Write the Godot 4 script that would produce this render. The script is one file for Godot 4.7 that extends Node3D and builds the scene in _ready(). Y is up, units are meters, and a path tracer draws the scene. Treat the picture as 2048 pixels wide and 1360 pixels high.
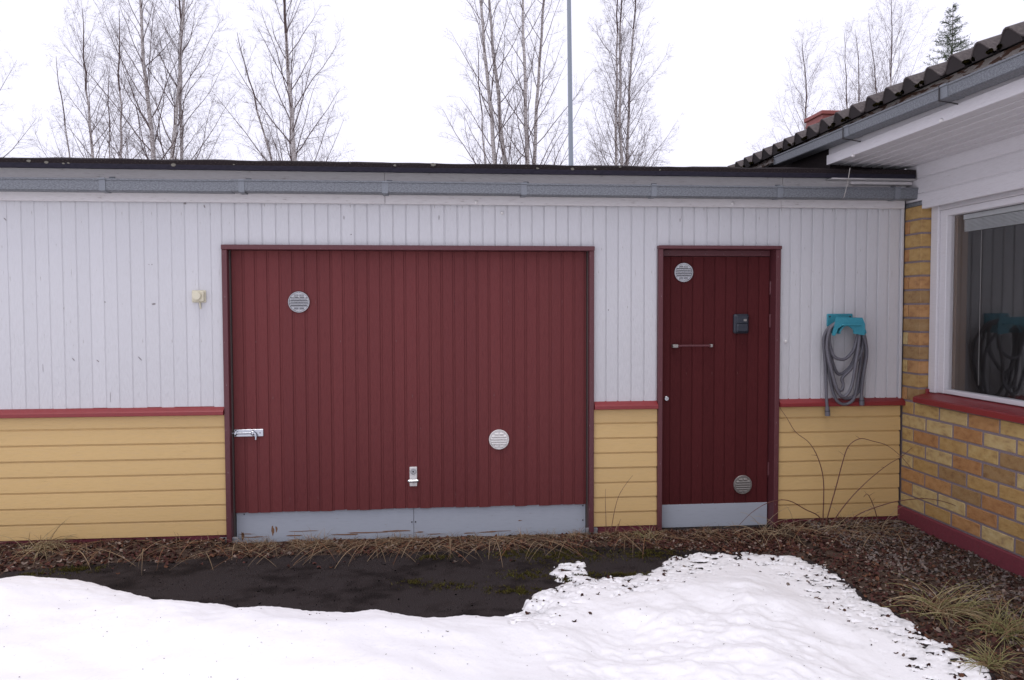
extends Node3D

# ---------------------------------------------------------------- mesh builder
class MB:
	var v := PackedVector3Array()
	var n := PackedVector3Array()
	var ix := PackedInt32Array()
	var c := PackedColorArray()
	func tri(a: Vector3, b: Vector3, c: Vector3, nn: Vector3) -> void:
		var i := v.size()
		v.append(a); v.append(b); v.append(c)
		n.append(nn); n.append(nn); n.append(nn)
		if (b - a).cross(c - a).dot(nn) > 0.0:
			ix.append(i); ix.append(i + 2); ix.append(i + 1)
		else:
			ix.append(i); ix.append(i + 1); ix.append(i + 2)
	func quad(a: Vector3, b: Vector3, c: Vector3, d: Vector3, out: Vector3) -> void:
		var nn := (b - a).cross(c - a)
		if nn.length_squared() < 1e-16:
			nn = (c - a).cross(d - a)
		nn = nn.normalized()
		if nn.dot(out) < 0.0:
			nn = -nn
		tri(a, b, c, nn); tri(a, c, d, nn)
	func box(lo: Vector3, hi: Vector3) -> void:
		prism(PackedVector2Array([Vector2(lo.x, lo.y), Vector2(hi.x, lo.y), Vector2(hi.x, hi.y), Vector2(lo.x, hi.y)]), Transform3D(Basis(), Vector3(0, 0, lo.z)), hi.z - lo.z)
	func cbox(lo: Vector3, hi: Vector3, c: float) -> void:   # chamfered box: bevelled outline plus bevelled front and back
		var a := lo; var b := hi
		var o := func(q: float, z: float) -> Array:
			var e := c
			return [Vector3(a.x + q + e, a.y + q, z), Vector3(b.x - q - e, a.y + q, z), Vector3(b.x - q, a.y + q + e, z), Vector3(b.x - q, b.y - q - e, z), Vector3(b.x - q - e, b.y - q, z), Vector3(a.x + q + e, b.y - q, z), Vector3(a.x + q, b.y - q - e, z), Vector3(a.x + q, a.y + q + e, z)]
		var rings := [o.call(c, a.z), o.call(0.0, a.z + c), o.call(0.0, b.z - c), o.call(c, b.z)]
		var mid := (lo + hi) * 0.5
		for k in 3:
			for i in 8:
				var j := (i + 1) % 8
				var p: Vector3 = rings[k][i]
				quad(p, rings[k][j], rings[k + 1][j], rings[k + 1][i], (p + rings[k + 1][j]) * 0.5 - mid)
		for i in range(1, 7):
			tri(rings[0][0], rings[0][i], rings[0][i + 1], Vector3(0, 0, -1))
			tri(rings[3][0], rings[3][i], rings[3][i + 1], Vector3(0, 0, 1))
	# extrude an outline (x, y of t) along +z of t by d
	func prism(o: PackedVector2Array, t: Transform3D, d: float) -> void:
		var area := 0.0
		for i in o.size():
			var p := o[i]; var q := o[(i + 1) % o.size()]
			area += p.x * q.y - q.x * p.y
		var sgn := 1.0 if area > 0 else -1.0
		for i in o.size():
			var p := o[i]; var q := o[(i + 1) % o.size()]
			var nn := Vector3(q.y - p.y, p.x - q.x, 0) * sgn
			if nn.length_squared() < 1e-14:
				continue
			nn = (t.basis * nn).normalized()
			var a := t * Vector3(p.x, p.y, 0); var b := t * Vector3(q.x, q.y, 0)
			var c := t * Vector3(q.x, q.y, d); var e := t * Vector3(p.x, p.y, d)
			tri(a, b, c, nn); tri(a, c, e, nn)
		var tr := Geometry2D.triangulate_polygon(o)
		var zf := (t.basis * Vector3(0, 0, 1)).normalized() * signf(d)
		for k in range(0, tr.size(), 3):
			var p := o[tr[k]]; var q := o[tr[k + 1]]; var s := o[tr[k + 2]]
			tri(t * Vector3(p.x, p.y, 0), t * Vector3(q.x, q.y, 0), t * Vector3(s.x, s.y, 0), -zf)
			tri(t * Vector3(p.x, p.y, d), t * Vector3(q.x, q.y, d), t * Vector3(s.x, s.y, d), zf)
	# smooth tube through points with radii
	func tube(p: PackedVector3Array, r: PackedFloat32Array, sides: int, cap := false) -> void:
		var start := v.size()
		var m := p.size()
		var up := Vector3(0.31, 0.2, 0.93)
		for i in m:
			var d := p[mini(i + 1, m - 1)] - p[maxi(i - 1, 0)]
			d = d.normalized()
			var s := d.cross(up)
			if s.length_squared() < 1e-4:
				s = d.cross(Vector3(1, 0, 0))
			s = s.normalized()
			var w := s.cross(d)
			for k in sides:
				var a := TAU * k / sides
				var nn := s * cos(a) + w * sin(a)
				v.append(p[i] + nn * r[i]); n.append(nn)
		for i in m - 1:
			for k in sides:
				var a := start + i * sides + k
				var b := start + i * sides + (k + 1) % sides
				ix.append(a); ix.append(b); ix.append(a + sides)
				ix.append(b); ix.append(b + sides); ix.append(a + sides)
		if cap:
			for e in [0, m - 1]:
				var d: Vector3 = (p[0] - p[1]).normalized() if e == 0 else (p[m - 1] - p[m - 2]).normalized()
				for k in range(1, sides - 1):
					tri(v[start + e * sides], v[start + e * sides + k], v[start + e * sides + k + 1], d)
	# lathe an (r, h) outline round an axis: t's +z
	func lathe(o: PackedVector2Array, t: Transform3D, sides: int) -> void:
		for i in o.size() - 1:
			var p := o[i]; var q := o[i + 1]
			var nr := Vector2(q.y - p.y, -(q.x - p.x)).normalized()
			for k in sides:
				var a := TAU * k / sides; var b := TAU * (k + 1) / sides
				var ca := Vector3(cos(a), sin(a), 0); var cb := Vector3(cos(b), sin(b), 0)
				var na := (t.basis * (ca * nr.x + Vector3(0, 0, nr.y))).normalized()
				var nb := (t.basis * (cb * nr.x + Vector3(0, 0, nr.y))).normalized()
				var A := t * (ca * p.x + Vector3(0, 0, p.y)); var B := t * (cb * p.x + Vector3(0, 0, p.y))
				var C := t * (cb * q.x + Vector3(0, 0, q.y)); var D := t * (ca * q.x + Vector3(0, 0, q.y))
				var s := v.size()
				v.append_array([A, B, C, D]); n.append_array([na, nb, nb, na])
				ix.append_array([s, s + 2, s + 1, s, s + 3, s + 2])
	func mesh() -> ArrayMesh:
		var arr := []
		arr.resize(Mesh.ARRAY_MAX)
		arr[Mesh.ARRAY_VERTEX] = v; arr[Mesh.ARRAY_NORMAL] = n; arr[Mesh.ARRAY_INDEX] = ix
		if c.size() == v.size(): arr[Mesh.ARRAY_COLOR] = c
		var m := ArrayMesh.new()
		m.add_surface_from_arrays(Mesh.PRIMITIVE_TRIANGLES, arr)
		return m

# ---------------------------------------------------------------- scene helpers
var rng := RandomNumberGenerator.new()
var taken := {}
func numbered(parent: Node, called: String) -> String:
	var key := str(parent.get_instance_id()) + called
	var k: int = taken.get(key, 0)
	taken[key] = k + 1
	return called if k == 0 else "%s_%03d" % [called, k]
func hang(o: Node3D, called: String, parent: Node) -> void:
	o.name = numbered(parent, called)
	parent.add_child(o, true)
func part(parent: Node, called: String, m: Mesh, mt: Material, at := Vector3.ZERO) -> MeshInstance3D:
	var o := MeshInstance3D.new()
	o.mesh = m; o.material_override = mt; o.position = at
	hang(o, called, parent)
	return o
func knot(parent: Node, called: String) -> Node3D:
	var o := Node3D.new()
	hang(o, called, parent)
	return o
func tag(o: Node, label: String, category: String, group := "", kind := "") -> void:
	o.set_meta("label", label); o.set_meta("category", category)
	if group: o.set_meta("group", group)
	if kind: o.set_meta("kind", kind)

func col(r: float, g: float, b: float) -> Color:      # linear in, sRGB out
	return Color(r, g, b).linear_to_srgb()
func plain(c: Color, rough := 0.7, metal := 0.0) -> StandardMaterial3D:
	var m := StandardMaterial3D.new()
	m.albedo_color = c; m.roughness = rough; m.metallic = metal
	return m
func noise_tex(freq: float, sd: int, offs: Array, cols: Array, type := FastNoiseLite.TYPE_SIMPLEX_SMOOTH, oct := 5, size := 512) -> NoiseTexture2D:
	var f := FastNoiseLite.new()
	f.noise_type = type; f.frequency = freq; f.seed = sd; f.fractal_octaves = oct
	var t := NoiseTexture2D.new()
	t.width = size; t.height = size; t.seamless = true; t.noise = f
	var g := Gradient.new()
	g.offsets = PackedFloat32Array(offs); g.colors = PackedColorArray(cols)
	t.color_ramp = g
	return t
func bump_tex(freq: float, sd: int, strength: float, oct := 4) -> NoiseTexture2D:
	var f := FastNoiseLite.new()
	f.frequency = freq; f.seed = sd; f.fractal_octaves = oct
	var t := NoiseTexture2D.new()
	t.width = 512; t.height = 512; t.seamless = true; t.noise = f; t.as_normal_map = true; t.bump_strength = strength
	return t
# a painted or natural surface: colours blotched by noise laid in world space
func surf(offs: Array, cols: Array, scale: Vector3, freq := 0.01, sd := 1, rough := 0.75, bump := 0.0, metal := 0.0, bfreq := 0.03) -> StandardMaterial3D:
	var m := StandardMaterial3D.new()
	m.albedo_texture = noise_tex(freq, sd, offs, cols)
	m.roughness = rough; m.metallic = metal
	m.uv1_triplanar = true; m.uv1_world_triplanar = true; m.uv1_scale = scale
	if bump > 0.0:
		m.normal_enabled = true; m.normal_texture = bump_tex(bfreq, sd + 50, bump)
	return m

# the lens: a pixel of the 2048 px photograph and a plane it lies on give a point
const EYE := Vector3(0, 1.69, 5.7)
var RT: Vector3; var UP: Vector3; var FW: Vector3
func look(px: float, py: float) -> Vector3:
	return (px - 1024.0) / 1560.0 * RT - (py - 680.0) / 1560.0 * UP + FW
func at_z(px: float, py: float, z: float) -> Vector3:
	var d := look(px, py); return EYE + d * ((z - EYE.z) / d.z)
func at_x(px: float, py: float, x: float) -> Vector3:
	var d := look(px, py); return EYE + d * ((x - EYE.x) / d.x)
func at_y(px: float, py: float, y: float) -> Vector3:
	var d := look(px, py); return EYE + d * ((y - EYE.y) / d.y)

func spline(c: Array, per: int) -> PackedVector3Array:
	var o := PackedVector3Array()
	for i in c.size() - 1:
		var p0: Vector3 = c[maxi(i - 1, 0)]; var p1: Vector3 = c[i]; var p2: Vector3 = c[i + 1]; var p3: Vector3 = c[mini(i + 2, c.size() - 1)]
		for k in per:
			o.append(p1.cubic_interpolate(p2, p0, p3, float(k) / per))
	o.append(c[c.size() - 1])
	return o
func radii(m: int, a: float, b: float) -> PackedFloat32Array:
	var o := PackedFloat32Array()
	for i in m: o.append(lerpf(a, b, float(i) / maxf(m - 1, 1)))
	return o

var M := {}
func materials() -> void:
	M.white = []
	for k in 4:
		var s: float = [1.0, 0.985, 1.015, 0.995][k]
		var w := col(0.58 * s, 0.575 * s, 0.59 * s); var w2 := col(0.555 * s, 0.55 * s, 0.56 * s)
		M.white.append(surf([0.0, 0.07, 0.10, 0.5, 1.0], [col(0.22, 0.2, 0.19), col(0.40, 0.38, 0.37), w2, w, w2], Vector3(5, 0.7, 5), 0.02, 3 + k, 0.62, 1.6))
	M.trim_white = surf([0.0, 0.08, 0.13, 0.5, 1.0], [col(0.25, 0.21, 0.19), col(0.36, 0.32, 0.31), col(0.58, 0.55, 0.545), col(0.65, 0.625, 0.62), col(0.59, 0.56, 0.555)], Vector3(0.8, 7, 4), 0.02, 12, 0.65, 1.6)
	M.wing_white = []
	for k in 3:
		var s: float = [1.0, 0.96, 1.03][k]
		M.wing_white.append(surf([0.0, 0.06, 0.5, 1.0], [col(0.36, 0.34, 0.33), col(0.61 * s, 0.59 * s, 0.60 * s), col(0.66 * s, 0.64 * s, 0.655 * s), col(0.61 * s, 0.59 * s, 0.60 * s)], Vector3(4, 5, 0.6), 0.02, 15 + k, 0.6, 1.2))
	M.yellow = []
	for k in 4:
		var s: float = [1.0, 0.975, 1.02, 0.99][k]
		M.yellow.append(surf([0.0, 0.08, 0.5, 1.0], [col(0.40, 0.24, 0.11), col(0.60 * s, 0.41 * s, 0.175 * s), col(0.645 * s, 0.44 * s, 0.187 * s), col(0.60 * s, 0.415 * s, 0.193 * s)], Vector3(0.6, 6, 5), 0.02, 20 + k, 0.6, 1.4))
	M.red = []
	for k in 4:
		var s: float = [1.0, 0.96, 1.04, 0.98][k]
		M.red.append(surf([0.0, 0.045, 0.06, 0.5, 1.0], [col(0.30, 0.25, 0.24), col(0.17, 0.09, 0.09), col(0.130 * s, 0.031 * s, 0.032 * s), col(0.150 * s, 0.036 * s, 0.036 * s), col(0.134 * s, 0.035 * s, 0.036 * s)], Vector3(5, 0.7, 5), 0.02, 30 + k, 0.65, 1.2)); M.red[k].metallic_specular = 0.3
	M.dred = []
	for k in 3:
		var s: float = [1.0, 0.93, 1.08][k]
		M.dred.append(surf([0.0, 0.05, 0.07, 0.5, 1.0], [col(0.24, 0.16, 0.13), col(0.11, 0.03, 0.03), col(0.068 * s, 0.012 * s, 0.0135 * s), col(0.082 * s, 0.0155 * s, 0.0165 * s), col(0.074 * s, 0.014 * s, 0.0155 * s)], Vector3(5, 0.6, 5), 0.02, 40 + k, 0.7, 1.2)); M.dred[k].metallic_specular = 0.25
	M.frame_red = surf([0.0, 0.12, 0.15, 0.5, 1.0], [col(0.36, 0.33, 0.33), col(0.22, 0.13, 0.13), col(0.092, 0.023, 0.028), col(0.11, 0.028, 0.034), col(0.095, 0.025, 0.03)], Vector3(7, 1.6, 7), 0.025, 47, 0.5, 1.5)
	M.sill_red = surf([0.0, 0.5, 1.0], [col(0.20, 0.020, 0.022), col(0.235, 0.024, 0.027), col(0.21, 0.024, 0.027)], Vector3(1, 4, 4), 0.02, 48, 0.42, 0.8)
	M.plinth = surf([0.0, 0.1, 0.5, 1.0], [col(0.17, 0.13, 0.12), col(0.15, 0.035, 0.045), col(0.19, 0.032, 0.048), col(0.15, 0.03, 0.042)], Vector3(1.5, 3, 1.5), 0.02, 49, 0.75, 2.5)
	M.kick = surf([0.0, 0.045, 0.07, 0.10, 0.5, 1.0], [col(0.13, 0.055, 0.025), col(0.26, 0.15, 0.08), col(0.36, 0.36, 0.37), col(0.36, 0.39, 0.44), col(0.39, 0.42, 0.47), col(0.37, 0.40, 0.45)], Vector3(0.7, 9, 2), 0.02, 51, 0.5, 0.5)
	M.concrete = surf([0.0, 0.5, 1.0], [col(0.14, 0.14, 0.15), col(0.2, 0.2, 0.21), col(0.25, 0.25, 0.26)], Vector3(3, 3, 3), 0.03, 52, 0.9, 3.0)
	M.core = plain(col(0.09, 0.07, 0.065), 0.9)
	M.bitumen = surf([0.0, 0.5, 0.80, 0.84, 1.0], [col(0.013, 0.010, 0.011), col(0.021, 0.016, 0.017), col(0.031, 0.024, 0.024), col(0.08, 0.07, 0.055), col(0.15, 0.135, 0.11)], Vector3(4, 9, 5), 0.03, 53, 0.85, 4.0)
	M.bitumen.metallic_specular = 0.2
	M.drip = surf([0.0, 0.5, 1.0], [col(0.014, 0.013, 0.020), col(0.020, 0.018, 0.028), col(0.026, 0.023, 0.034)], Vector3(2, 4, 2), 0.02, 54, 0.6, 0.6)
	M.drip.metallic_specular = 0.25
	M.lichen = surf([0.0, 0.45, 0.55, 1.0], [col(0.08, 0.07, 0.06), col(0.11, 0.10, 0.08), col(0.20, 0.19, 0.16), col(0.26, 0.25, 0.21)], Vector3(30, 30, 30), 0.03, 55, 0.95, 3.0)
	M.zinc = surf([0.0, 0.35, 0.5, 0.65, 1.0], [col(0.105, 0.11, 0.12), col(0.135, 0.145, 0.16), col(0.165, 0.175, 0.19), col(0.195, 0.205, 0.22), col(0.25, 0.26, 0.28)], Vector3(3.4, 7, 3.4), 0.03, 56, 0.5, 0.0, 0.3)
	M.strap = surf([0.0, 0.5, 1.0], [col(0.17, 0.18, 0.20), col(0.20, 0.215, 0.235), col(0.24, 0.255, 0.275)], Vector3(6, 6, 6), 0.03, 56, 0.5, 0.0, 0.35)
	M.steel = plain(col(0.50, 0.52, 0.56), 0.28, 0.9)
	M.alu = plain(col(0.40, 0.40, 0.41), 0.24, 0.95)
	M.dull_metal = plain(col(0.33, 0.31, 0.29), 0.45, 0.7)
	M.dark_metal = plain(col(0.05, 0.045, 0.045), 0.5, 0.5)
	M.white_plastic = plain(col(0.70, 0.68, 0.66), 0.4)
	M.cream = plain(col(0.62, 0.58, 0.44), 0.42)
	M.scuff = plain(col(0.24, 0.22, 0.22), 0.9)
	M.black = plain(col(0.02, 0.02, 0.022), 0.5)
	M.navy = plain(col(0.022, 0.026, 0.038), 0.42)
	M.teal = surf([0.0, 0.5, 1.0], [col(0.035, 0.22, 0.29), col(0.045, 0.28, 0.36), col(0.06, 0.31, 0.39)], Vector3(6, 6, 6), 0.02, 57, 0.4, 0.0)
	M.hose = surf([0.0, 0.5, 1.0], [col(0.10, 0.095, 0.11), col(0.13, 0.125, 0.145), col(0.15, 0.145, 0.165)], Vector3(8, 8, 8), 0.02, 58, 0.5, 0.0)
	M.rope = plain(col(0.5, 0.47, 0.44), 0.9)
	M.mortar = surf([0.0, 0.5, 1.0], [col(0.18, 0.14, 0.15), col(0.23, 0.185, 0.195), col(0.28, 0.23, 0.235)], Vector3(6, 6, 6), 0.03, 59, 0.95, 4.0)
	M.brick = []
	var bc := [[0.48, 0.33, 0.125], [0.51, 0.375, 0.165], [0.40, 0.20, 0.075], [0.43, 0.27, 0.095], [0.53, 0.40, 0.18], [0.32, 0.195, 0.08], [0.44, 0.235, 0.09]]
	for k in bc.size():
		var c: Array = bc[k]
		M.brick.append(surf([0.0, 0.3, 0.55, 1.0], [col(c[0] * 0.62, c[1] * 0.56, c[2] * 0.62), col(c[0] * 0.9, c[1] * 0.86, c[2] * 0.85), col(c[0], c[1], c[2]), col(c[0] * 1.1, c[1] * 1.15, c[2] * 1.3)], Vector3(1.6, 2.6, 1.6), 0.012, 60 + k, 0.65, 2.6))
	M.tile = surf([0.0, 0.3, 0.6, 0.85, 1.0], [col(0.030, 0.024, 0.025), col(0.06, 0.047, 0.046), col(0.09, 0.073, 0.07), col(0.13, 0.115, 0.10), col(0.20, 0.18, 0.15)], Vector3(3, 3, 3), 0.025, 70, 0.85, 3.5)
	M.peel = surf([0.0, 0.45, 0.47, 0.7, 1.0], [col(0.075, 0.04, 0.026), col(0.13, 0.07, 0.048), col(0.42, 0.39, 0.37), col(0.34, 0.30, 0.27), col(0.5, 0.48, 0.46)], Vector3(2, 6, 1.1), 0.012, 71, 0.85, 3.0)
	M.chimney = surf([0.0, 0.5, 1.0], [col(0.26, 0.065, 0.055), col(0.31, 0.085, 0.07), col(0.28, 0.08, 0.07)], Vector3(2, 2, 2), 0.02, 72, 0.55, 0.5)
	M.room = plain(col(0.07, 0.06, 0.055), 0.9)
	M.wood_in = plain(col(0.13, 0.075, 0.04), 0.6)
	M.blind = plain(col(0.55, 0.57, 0.57), 0.5)
	var gl := StandardMaterial3D.new()
	gl.albedo_color = Color(0.2, 0.22, 0.23, 0.03); gl.transparency = BaseMaterial3D.TRANSPARENCY_ALPHA; gl.roughness = 0.0; gl.metallic_specular = 0.6
	M.glass = gl
	M.snow = surf([0.0, 0.10, 0.16, 0.6, 1.0], [col(0.60, 0.58, 0.57), col(0.82, 0.82, 0.83), col(0.90, 0.90, 0.91), col(0.92, 0.92, 0.93), col(0.90, 0.90, 0.915)], Vector3(2.3, 2.3, 2.3), 0.03, 80, 0.7, 0.8)
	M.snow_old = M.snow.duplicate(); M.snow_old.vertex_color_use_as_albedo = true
	M.asphalt = surf([0.0, 0.35, 0.6, 0.74, 0.78, 1.0], [col(0.020, 0.0155, 0.016), col(0.029, 0.023, 0.0235), col(0.038, 0.031, 0.031), col(0.050, 0.042, 0.041), col(0.085, 0.075, 0.072), col(0.16, 0.15, 0.14)], Vector3(1.7, 1.7, 1.7), 0.11, 81, 0.95, 3.0, 0.0, 0.12)
	M.asphalt.albedo_texture.width = 1024; M.asphalt.albedo_texture.height = 1024
	M.asphalt.vertex_color_use_as_albedo = true
	M.asphalt.metallic_specular = 0.15
	M.soil = surf([0.0, 0.4, 0.7, 1.0], [col(0.026, 0.017, 0.014), col(0.055, 0.036, 0.028), col(0.09, 0.064, 0.05), col(0.16, 0.125, 0.10)], Vector3(3, 3, 3), 0.05, 82, 0.95, 6.0)
	M.soil.metallic_specular = 0.15
	M.ground = surf([0.0, 0.5, 1.0], [col(0.8, 0.8, 0.81), col(0.88, 0.88, 0.89), col(0.85, 0.85, 0.86)], Vector3(0.2, 0.2, 0.2), 0.02, 83, 0.8, 1.0)
	M.bark = surf([0.0, 0.30, 0.38, 0.48, 1.0], [col(0.03, 0.022, 0.02), col(0.07, 0.05, 0.045), col(0.30, 0.26, 0.25), col(0.52, 0.48, 0.46), col(0.62, 0.59, 0.57)], Vector3(0.9, 3.0, 0.9), 0.02, 84, 0.85, 2.0)
	M.twig = plain(col(0.080, 0.050, 0.046), 0.85)
	M.spruce_trunk = plain(col(0.09, 0.06, 0.045), 0.9)
	M.needle = plain(col(0.05, 0.072, 0.026), 0.8)
	M.pole = plain(col(0.27, 0.30, 0.34), 0.5, 0.3)
	M.cane = plain(col(0.13, 0.05, 0.035), 0.6)
	M.cane_pale = plain(col(0.42, 0.32, 0.20), 0.7)
	var vc := StandardMaterial3D.new()
	vc.vertex_color_use_as_albedo = true; vc.roughness = 0.9; vc.metallic_specular = 0.25
	M.tinted = vc

# ---------------------------------------------------------------- shapes
func board_profile(w: float, g: float, d: float, t: float, c: float) -> PackedVector2Array:
	# face from 0 to w-g, a tongue g wide lying d below the face, board t thick (y of the outline = outward)
	return PackedVector2Array([Vector2(0, -t), Vector2(w, -t), Vector2(w, -d), Vector2(w - g, -d), Vector2(w - g, -c), Vector2(w - g - c, 0), Vector2(c, 0), Vector2(0, -c)])
const UPRIGHT := Basis(Vector3(1, 0, 0), Vector3(0, 0, 1), Vector3(0, -1, 0))      # outline x -> x, outline y -> z, depth -> -y
func vertical_board(w: float, g: float, d: float, t: float, h: float) -> ArrayMesh:
	var b := MB.new()
	b.prism(board_profile(w, g, d, t, 0.0022), Transform3D(UPRIGHT, Vector3(0, h, 0)), h)
	return b.mesh()
func boards_up(parent: Node, x0: float, x1: float, y0: float, y1: float, z: float, w: float, g: float, d: float, mats: Array, jag := 0.004) -> void:
	var count := int(round((x1 - x0) / w))
	var ww := (x1 - x0) / count
	var shared := []
	for k in 3: shared.append(vertical_board(ww - 0.0008, g, d, 0.02, y1 - y0 + k * jag * 0.5))
	var cuts := [0.0]
	for i in count: cuts.append(cuts[i] + rng.randf_range(0.96, 1.04))
	for i in count:
		var k := rng.randi() % 3
		var a: float = cuts[i] / cuts[count]; var c: float = cuts[i + 1] / cuts[count]
		var o := part(parent, "board", shared[k], mats[rng.randi() % mats.size()], Vector3(lerpf(x0, x1, a), y0 - k * jag * 0.5, z + rng.randf_range(-0.0008, 0.0008)))
		o.scale.x = (c - a) * count
func disc_vent(r: float) -> ArrayMesh:
	var b := MB.new()
	var t := Transform3D(Basis(), Vector3.ZERO)
	b.lathe(PackedVector2Array([Vector2(r, -0.004), Vector2(r + 0.002, 0.004), Vector2(r - 0.001, 0.009), Vector2(r - 0.006, 0.009), Vector2(r - 0.009, 0.004), Vector2(0.001, 0.0035)]), t, 40)
	for i in 6:
		var y := r * (0.62 - 0.248 * i)
		var hw := sqrt(maxf(0.0, pow(r * 0.84, 2) - y * y))
		var spans := [[-hw, hw]]
		if i == 0 or i == 5: spans = [[-hw * 0.8, -0.004], [0.004, hw * 0.8]]
		for s in spans:
			var o := PackedVector2Array([Vector2(-0.0075, 0.003), Vector2(-0.0075, 0.0125), Vector2(-0.005, 0.0145), Vector2(-0.001, 0.013), Vector2(0.007, 0.003)])
			# outline (y, z) swept along x
			b.prism(o, Transform3D(Basis(Vector3(0, 1, 0), Vector3(0, 0, 1), Vector3(1, 0, 0)), Vector3(s[0], y, 0)), s[1] - s[0])
	for y in [r * 0.86, -r * 0.86]:
		b.lathe(PackedVector2Array([Vector2(0.005, 0.003), Vector2(0.004, 0.008), Vector2(0.0005, 0.009)]), Transform3D(Basis(), Vector3(0, y, 0)), 8)
	return b.mesh()

# ---------------------------------------------------------------- garage
const ZE := 3.7        # how far the house reaches into the yard
const WX := 3.526     # plane of the brick wall of the house
func build_garage() -> void:
	var G := Node3D.new(); hang(G, "garage", self)
	tag(G, "low flat-roofed garage clad in white upright boards over yellow horizontal boards", "garage")
	# solid body behind the cladding
	var b := MB.new(); b.box(Vector3(-7.5, -0.3, -6.2), Vector3(WX - 0.02, 2.62, -0.10)); part(G, "wall_core", b.mesh(), M.core)
	b = MB.new(); b.box(Vector3(-7.5, -0.3, -0.10), Vector3(-1.50, 2.62, -0.022)); b.box(Vector3(1.075, -0.3, -0.10), Vector3(1.62, 2.62, -0.022)); b.box(Vector3(2.52, -0.3, -0.10), Vector3(WX - 0.02, 2.62, -0.022))
	b.box(Vector3(-1.5, 2.13, -0.10), Vector3(1.075, 2.62, -0.022)); b.box(Vector3(1.62, 2.13, -0.10), Vector3(2.52, 2.62, -0.022)); part(G, "stud_wall", b.mesh(), M.core)
	for s in [[-7.5, -1.56], [1.13, 1.60], [2.54, WX - 0.021]]:
		b = MB.new(); b.box(Vector3(s[0], -0.3, -0.021), Vector3(s[1], 0.12, -0.004)); part(G, "plinth", b.mesh(), M.plinth)
	b = MB.new(); b.cbox(Vector3(-1.60, -0.2, -0.003), Vector3(-1.462, 0.055, 0.02), 0.006); part(G, "footing_block", b.mesh(), M.concrete)
	b = MB.new(); b.cbox(Vector3(1.06, -0.2, -0.003), Vector3(1.15, 0.05, 0.016), 0.006); part(G, "footing_block", b.mesh(), M.concrete)
	# white cladding
	var wc := knot(G, "white_cladding")
	boards_up(wc, -7.46, -1.62, 0.998, 2.47, 0.0, 0.0915, 0.004, 0.003, M.white)
	boards_up(wc, -1.62, -1.545, 0.998, 2.47, 0.003, 0.075, 0.004, 0.003, M.white)
	boards_up(wc, -1.545, 1.118, 2.140, 2.47, 0.0, 0.0915, 0.008, 0.006, M.white)
	boards_up(wc, 1.118, 1.60, 0.990, 2.47, 0.0, 0.0915, 0.008, 0.006, M.white)
	boards_up(wc, 1.60, 2.54, 2.150, 2.47, 0.0, 0.0915, 0.009, 0.006, M.white)
	boards_up(wc, 2.54, 3.495, 0.990, 2.47, 0.0, 0.087, 0.011, 0.007, M.white)
	b = MB.new(); b.cbox(Vector3(3.496, 0.99, -0.02), Vector3(3.516, 2.45, 0.012), 0.002); part(wc, "edge_strip", b.mesh(), M.white[1])
	for q in [[308, 608, 4.5, 2.5, 0], [210, 604, 1.5, 1.5, 0], [280, 717, 6, 1, -0.8], [147, 719, 4, 1, -0.9], [196, 722, 4, 1.2, -0.8], [432, 722, 1.6, 1.6, 0], [304, 529, 1.2, 1, 0], [298, 529, 1, 1, 0], [702, 469, 1.8, 1.4, 0], [1217, 620, 1.2, 2, 0], [370, 407, 3, 2.5, 0], [10, 438, 4, 1, -0.9], [409, 413, 1.6, 4, 0.3], [688, 435, 1, 5, 0], [878, 435, 1, 6, 0], [1360, 440, 1, 5, 0], [86, 735, 0.5, 9, 0], [221, 795, 0.5, 12, 0]]:
		var nc := at_z(q[0], q[1], 0.0005)
		var no := PackedVector2Array()
		for k in 8: no.append(Vector2(cos(TAU * k / 8.0) * q[2] * 0.0034, sin(TAU * k / 8.0) * q[3] * 0.0034).rotated(q[4]) * rng.randf_range(0.7, 1.1))
		b = MB.new(); b.prism(no, Transform3D(Basis(), nc), 0.0012); part(wc, "scuff_mark", b.mesh(), M.scuff)
	# yellow cladding
	var yc := knot(G, "yellow_cladding")
	for s in [[-7.46, -1.545, 0.072], [1.118, 1.60, 0.056], [2.535, 3.512, 0.075]]:
		var o := board_profile(0.1105, 0.010, 0.009, 0.024, 0.003)
		o[6] = Vector2(0.002, 0.004); o[7] = Vector2(0, 0.002); o[5] = Vector2(0.1005 - 0.005, 0.0)
		var shared := []
		for k in 2:
			var q := MB.new()
			q.prism(o, Transform3D(Basis(Vector3(0, 1, 0), Vector3(0, 0, 1), Vector3(1, 0, 0)), Vector3.ZERO), s[1] - s[0] - k * 0.002)
			shared.append(q.mesh())
		for i in 8:
			part(yc, "board", shared[i % 2], M.yellow[rng.randi() % 4], Vector3(s[0] + rng.randf_range(0, 0.002), s[2] + i * 0.1115, 0.006 + rng.randf_range(-0.001, 0.001)))
	for s in [[-7.46, -1.547], [1.120, 1.597], [2.54, 3.53]]:
		b = MB.new()
		var o := PackedVector2Array([Vector2(-0.02, 0.942), Vector2(0.042, 0.938), Vector2(0.050, 0.942), Vector2(0.050, 0.965), Vector2(0.042, 0.972), Vector2(-0.02, 1.006)])
		b.prism(o, Transform3D(Basis(Vector3(0, 0, 1), Vector3(0, 1, 0), Vector3(1, 0, 0)), Vector3(s[0], 0, 0)), s[1] - s[0])
		part(G, "drip_board", b.mesh(), M.sill_red)
	# eaves: fascia, bitumen edge, gutter
	var fa := knot(G, "fascia")
	var xs := [-7.5, -3.4, -0.4, 2.53, 3.50]
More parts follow.
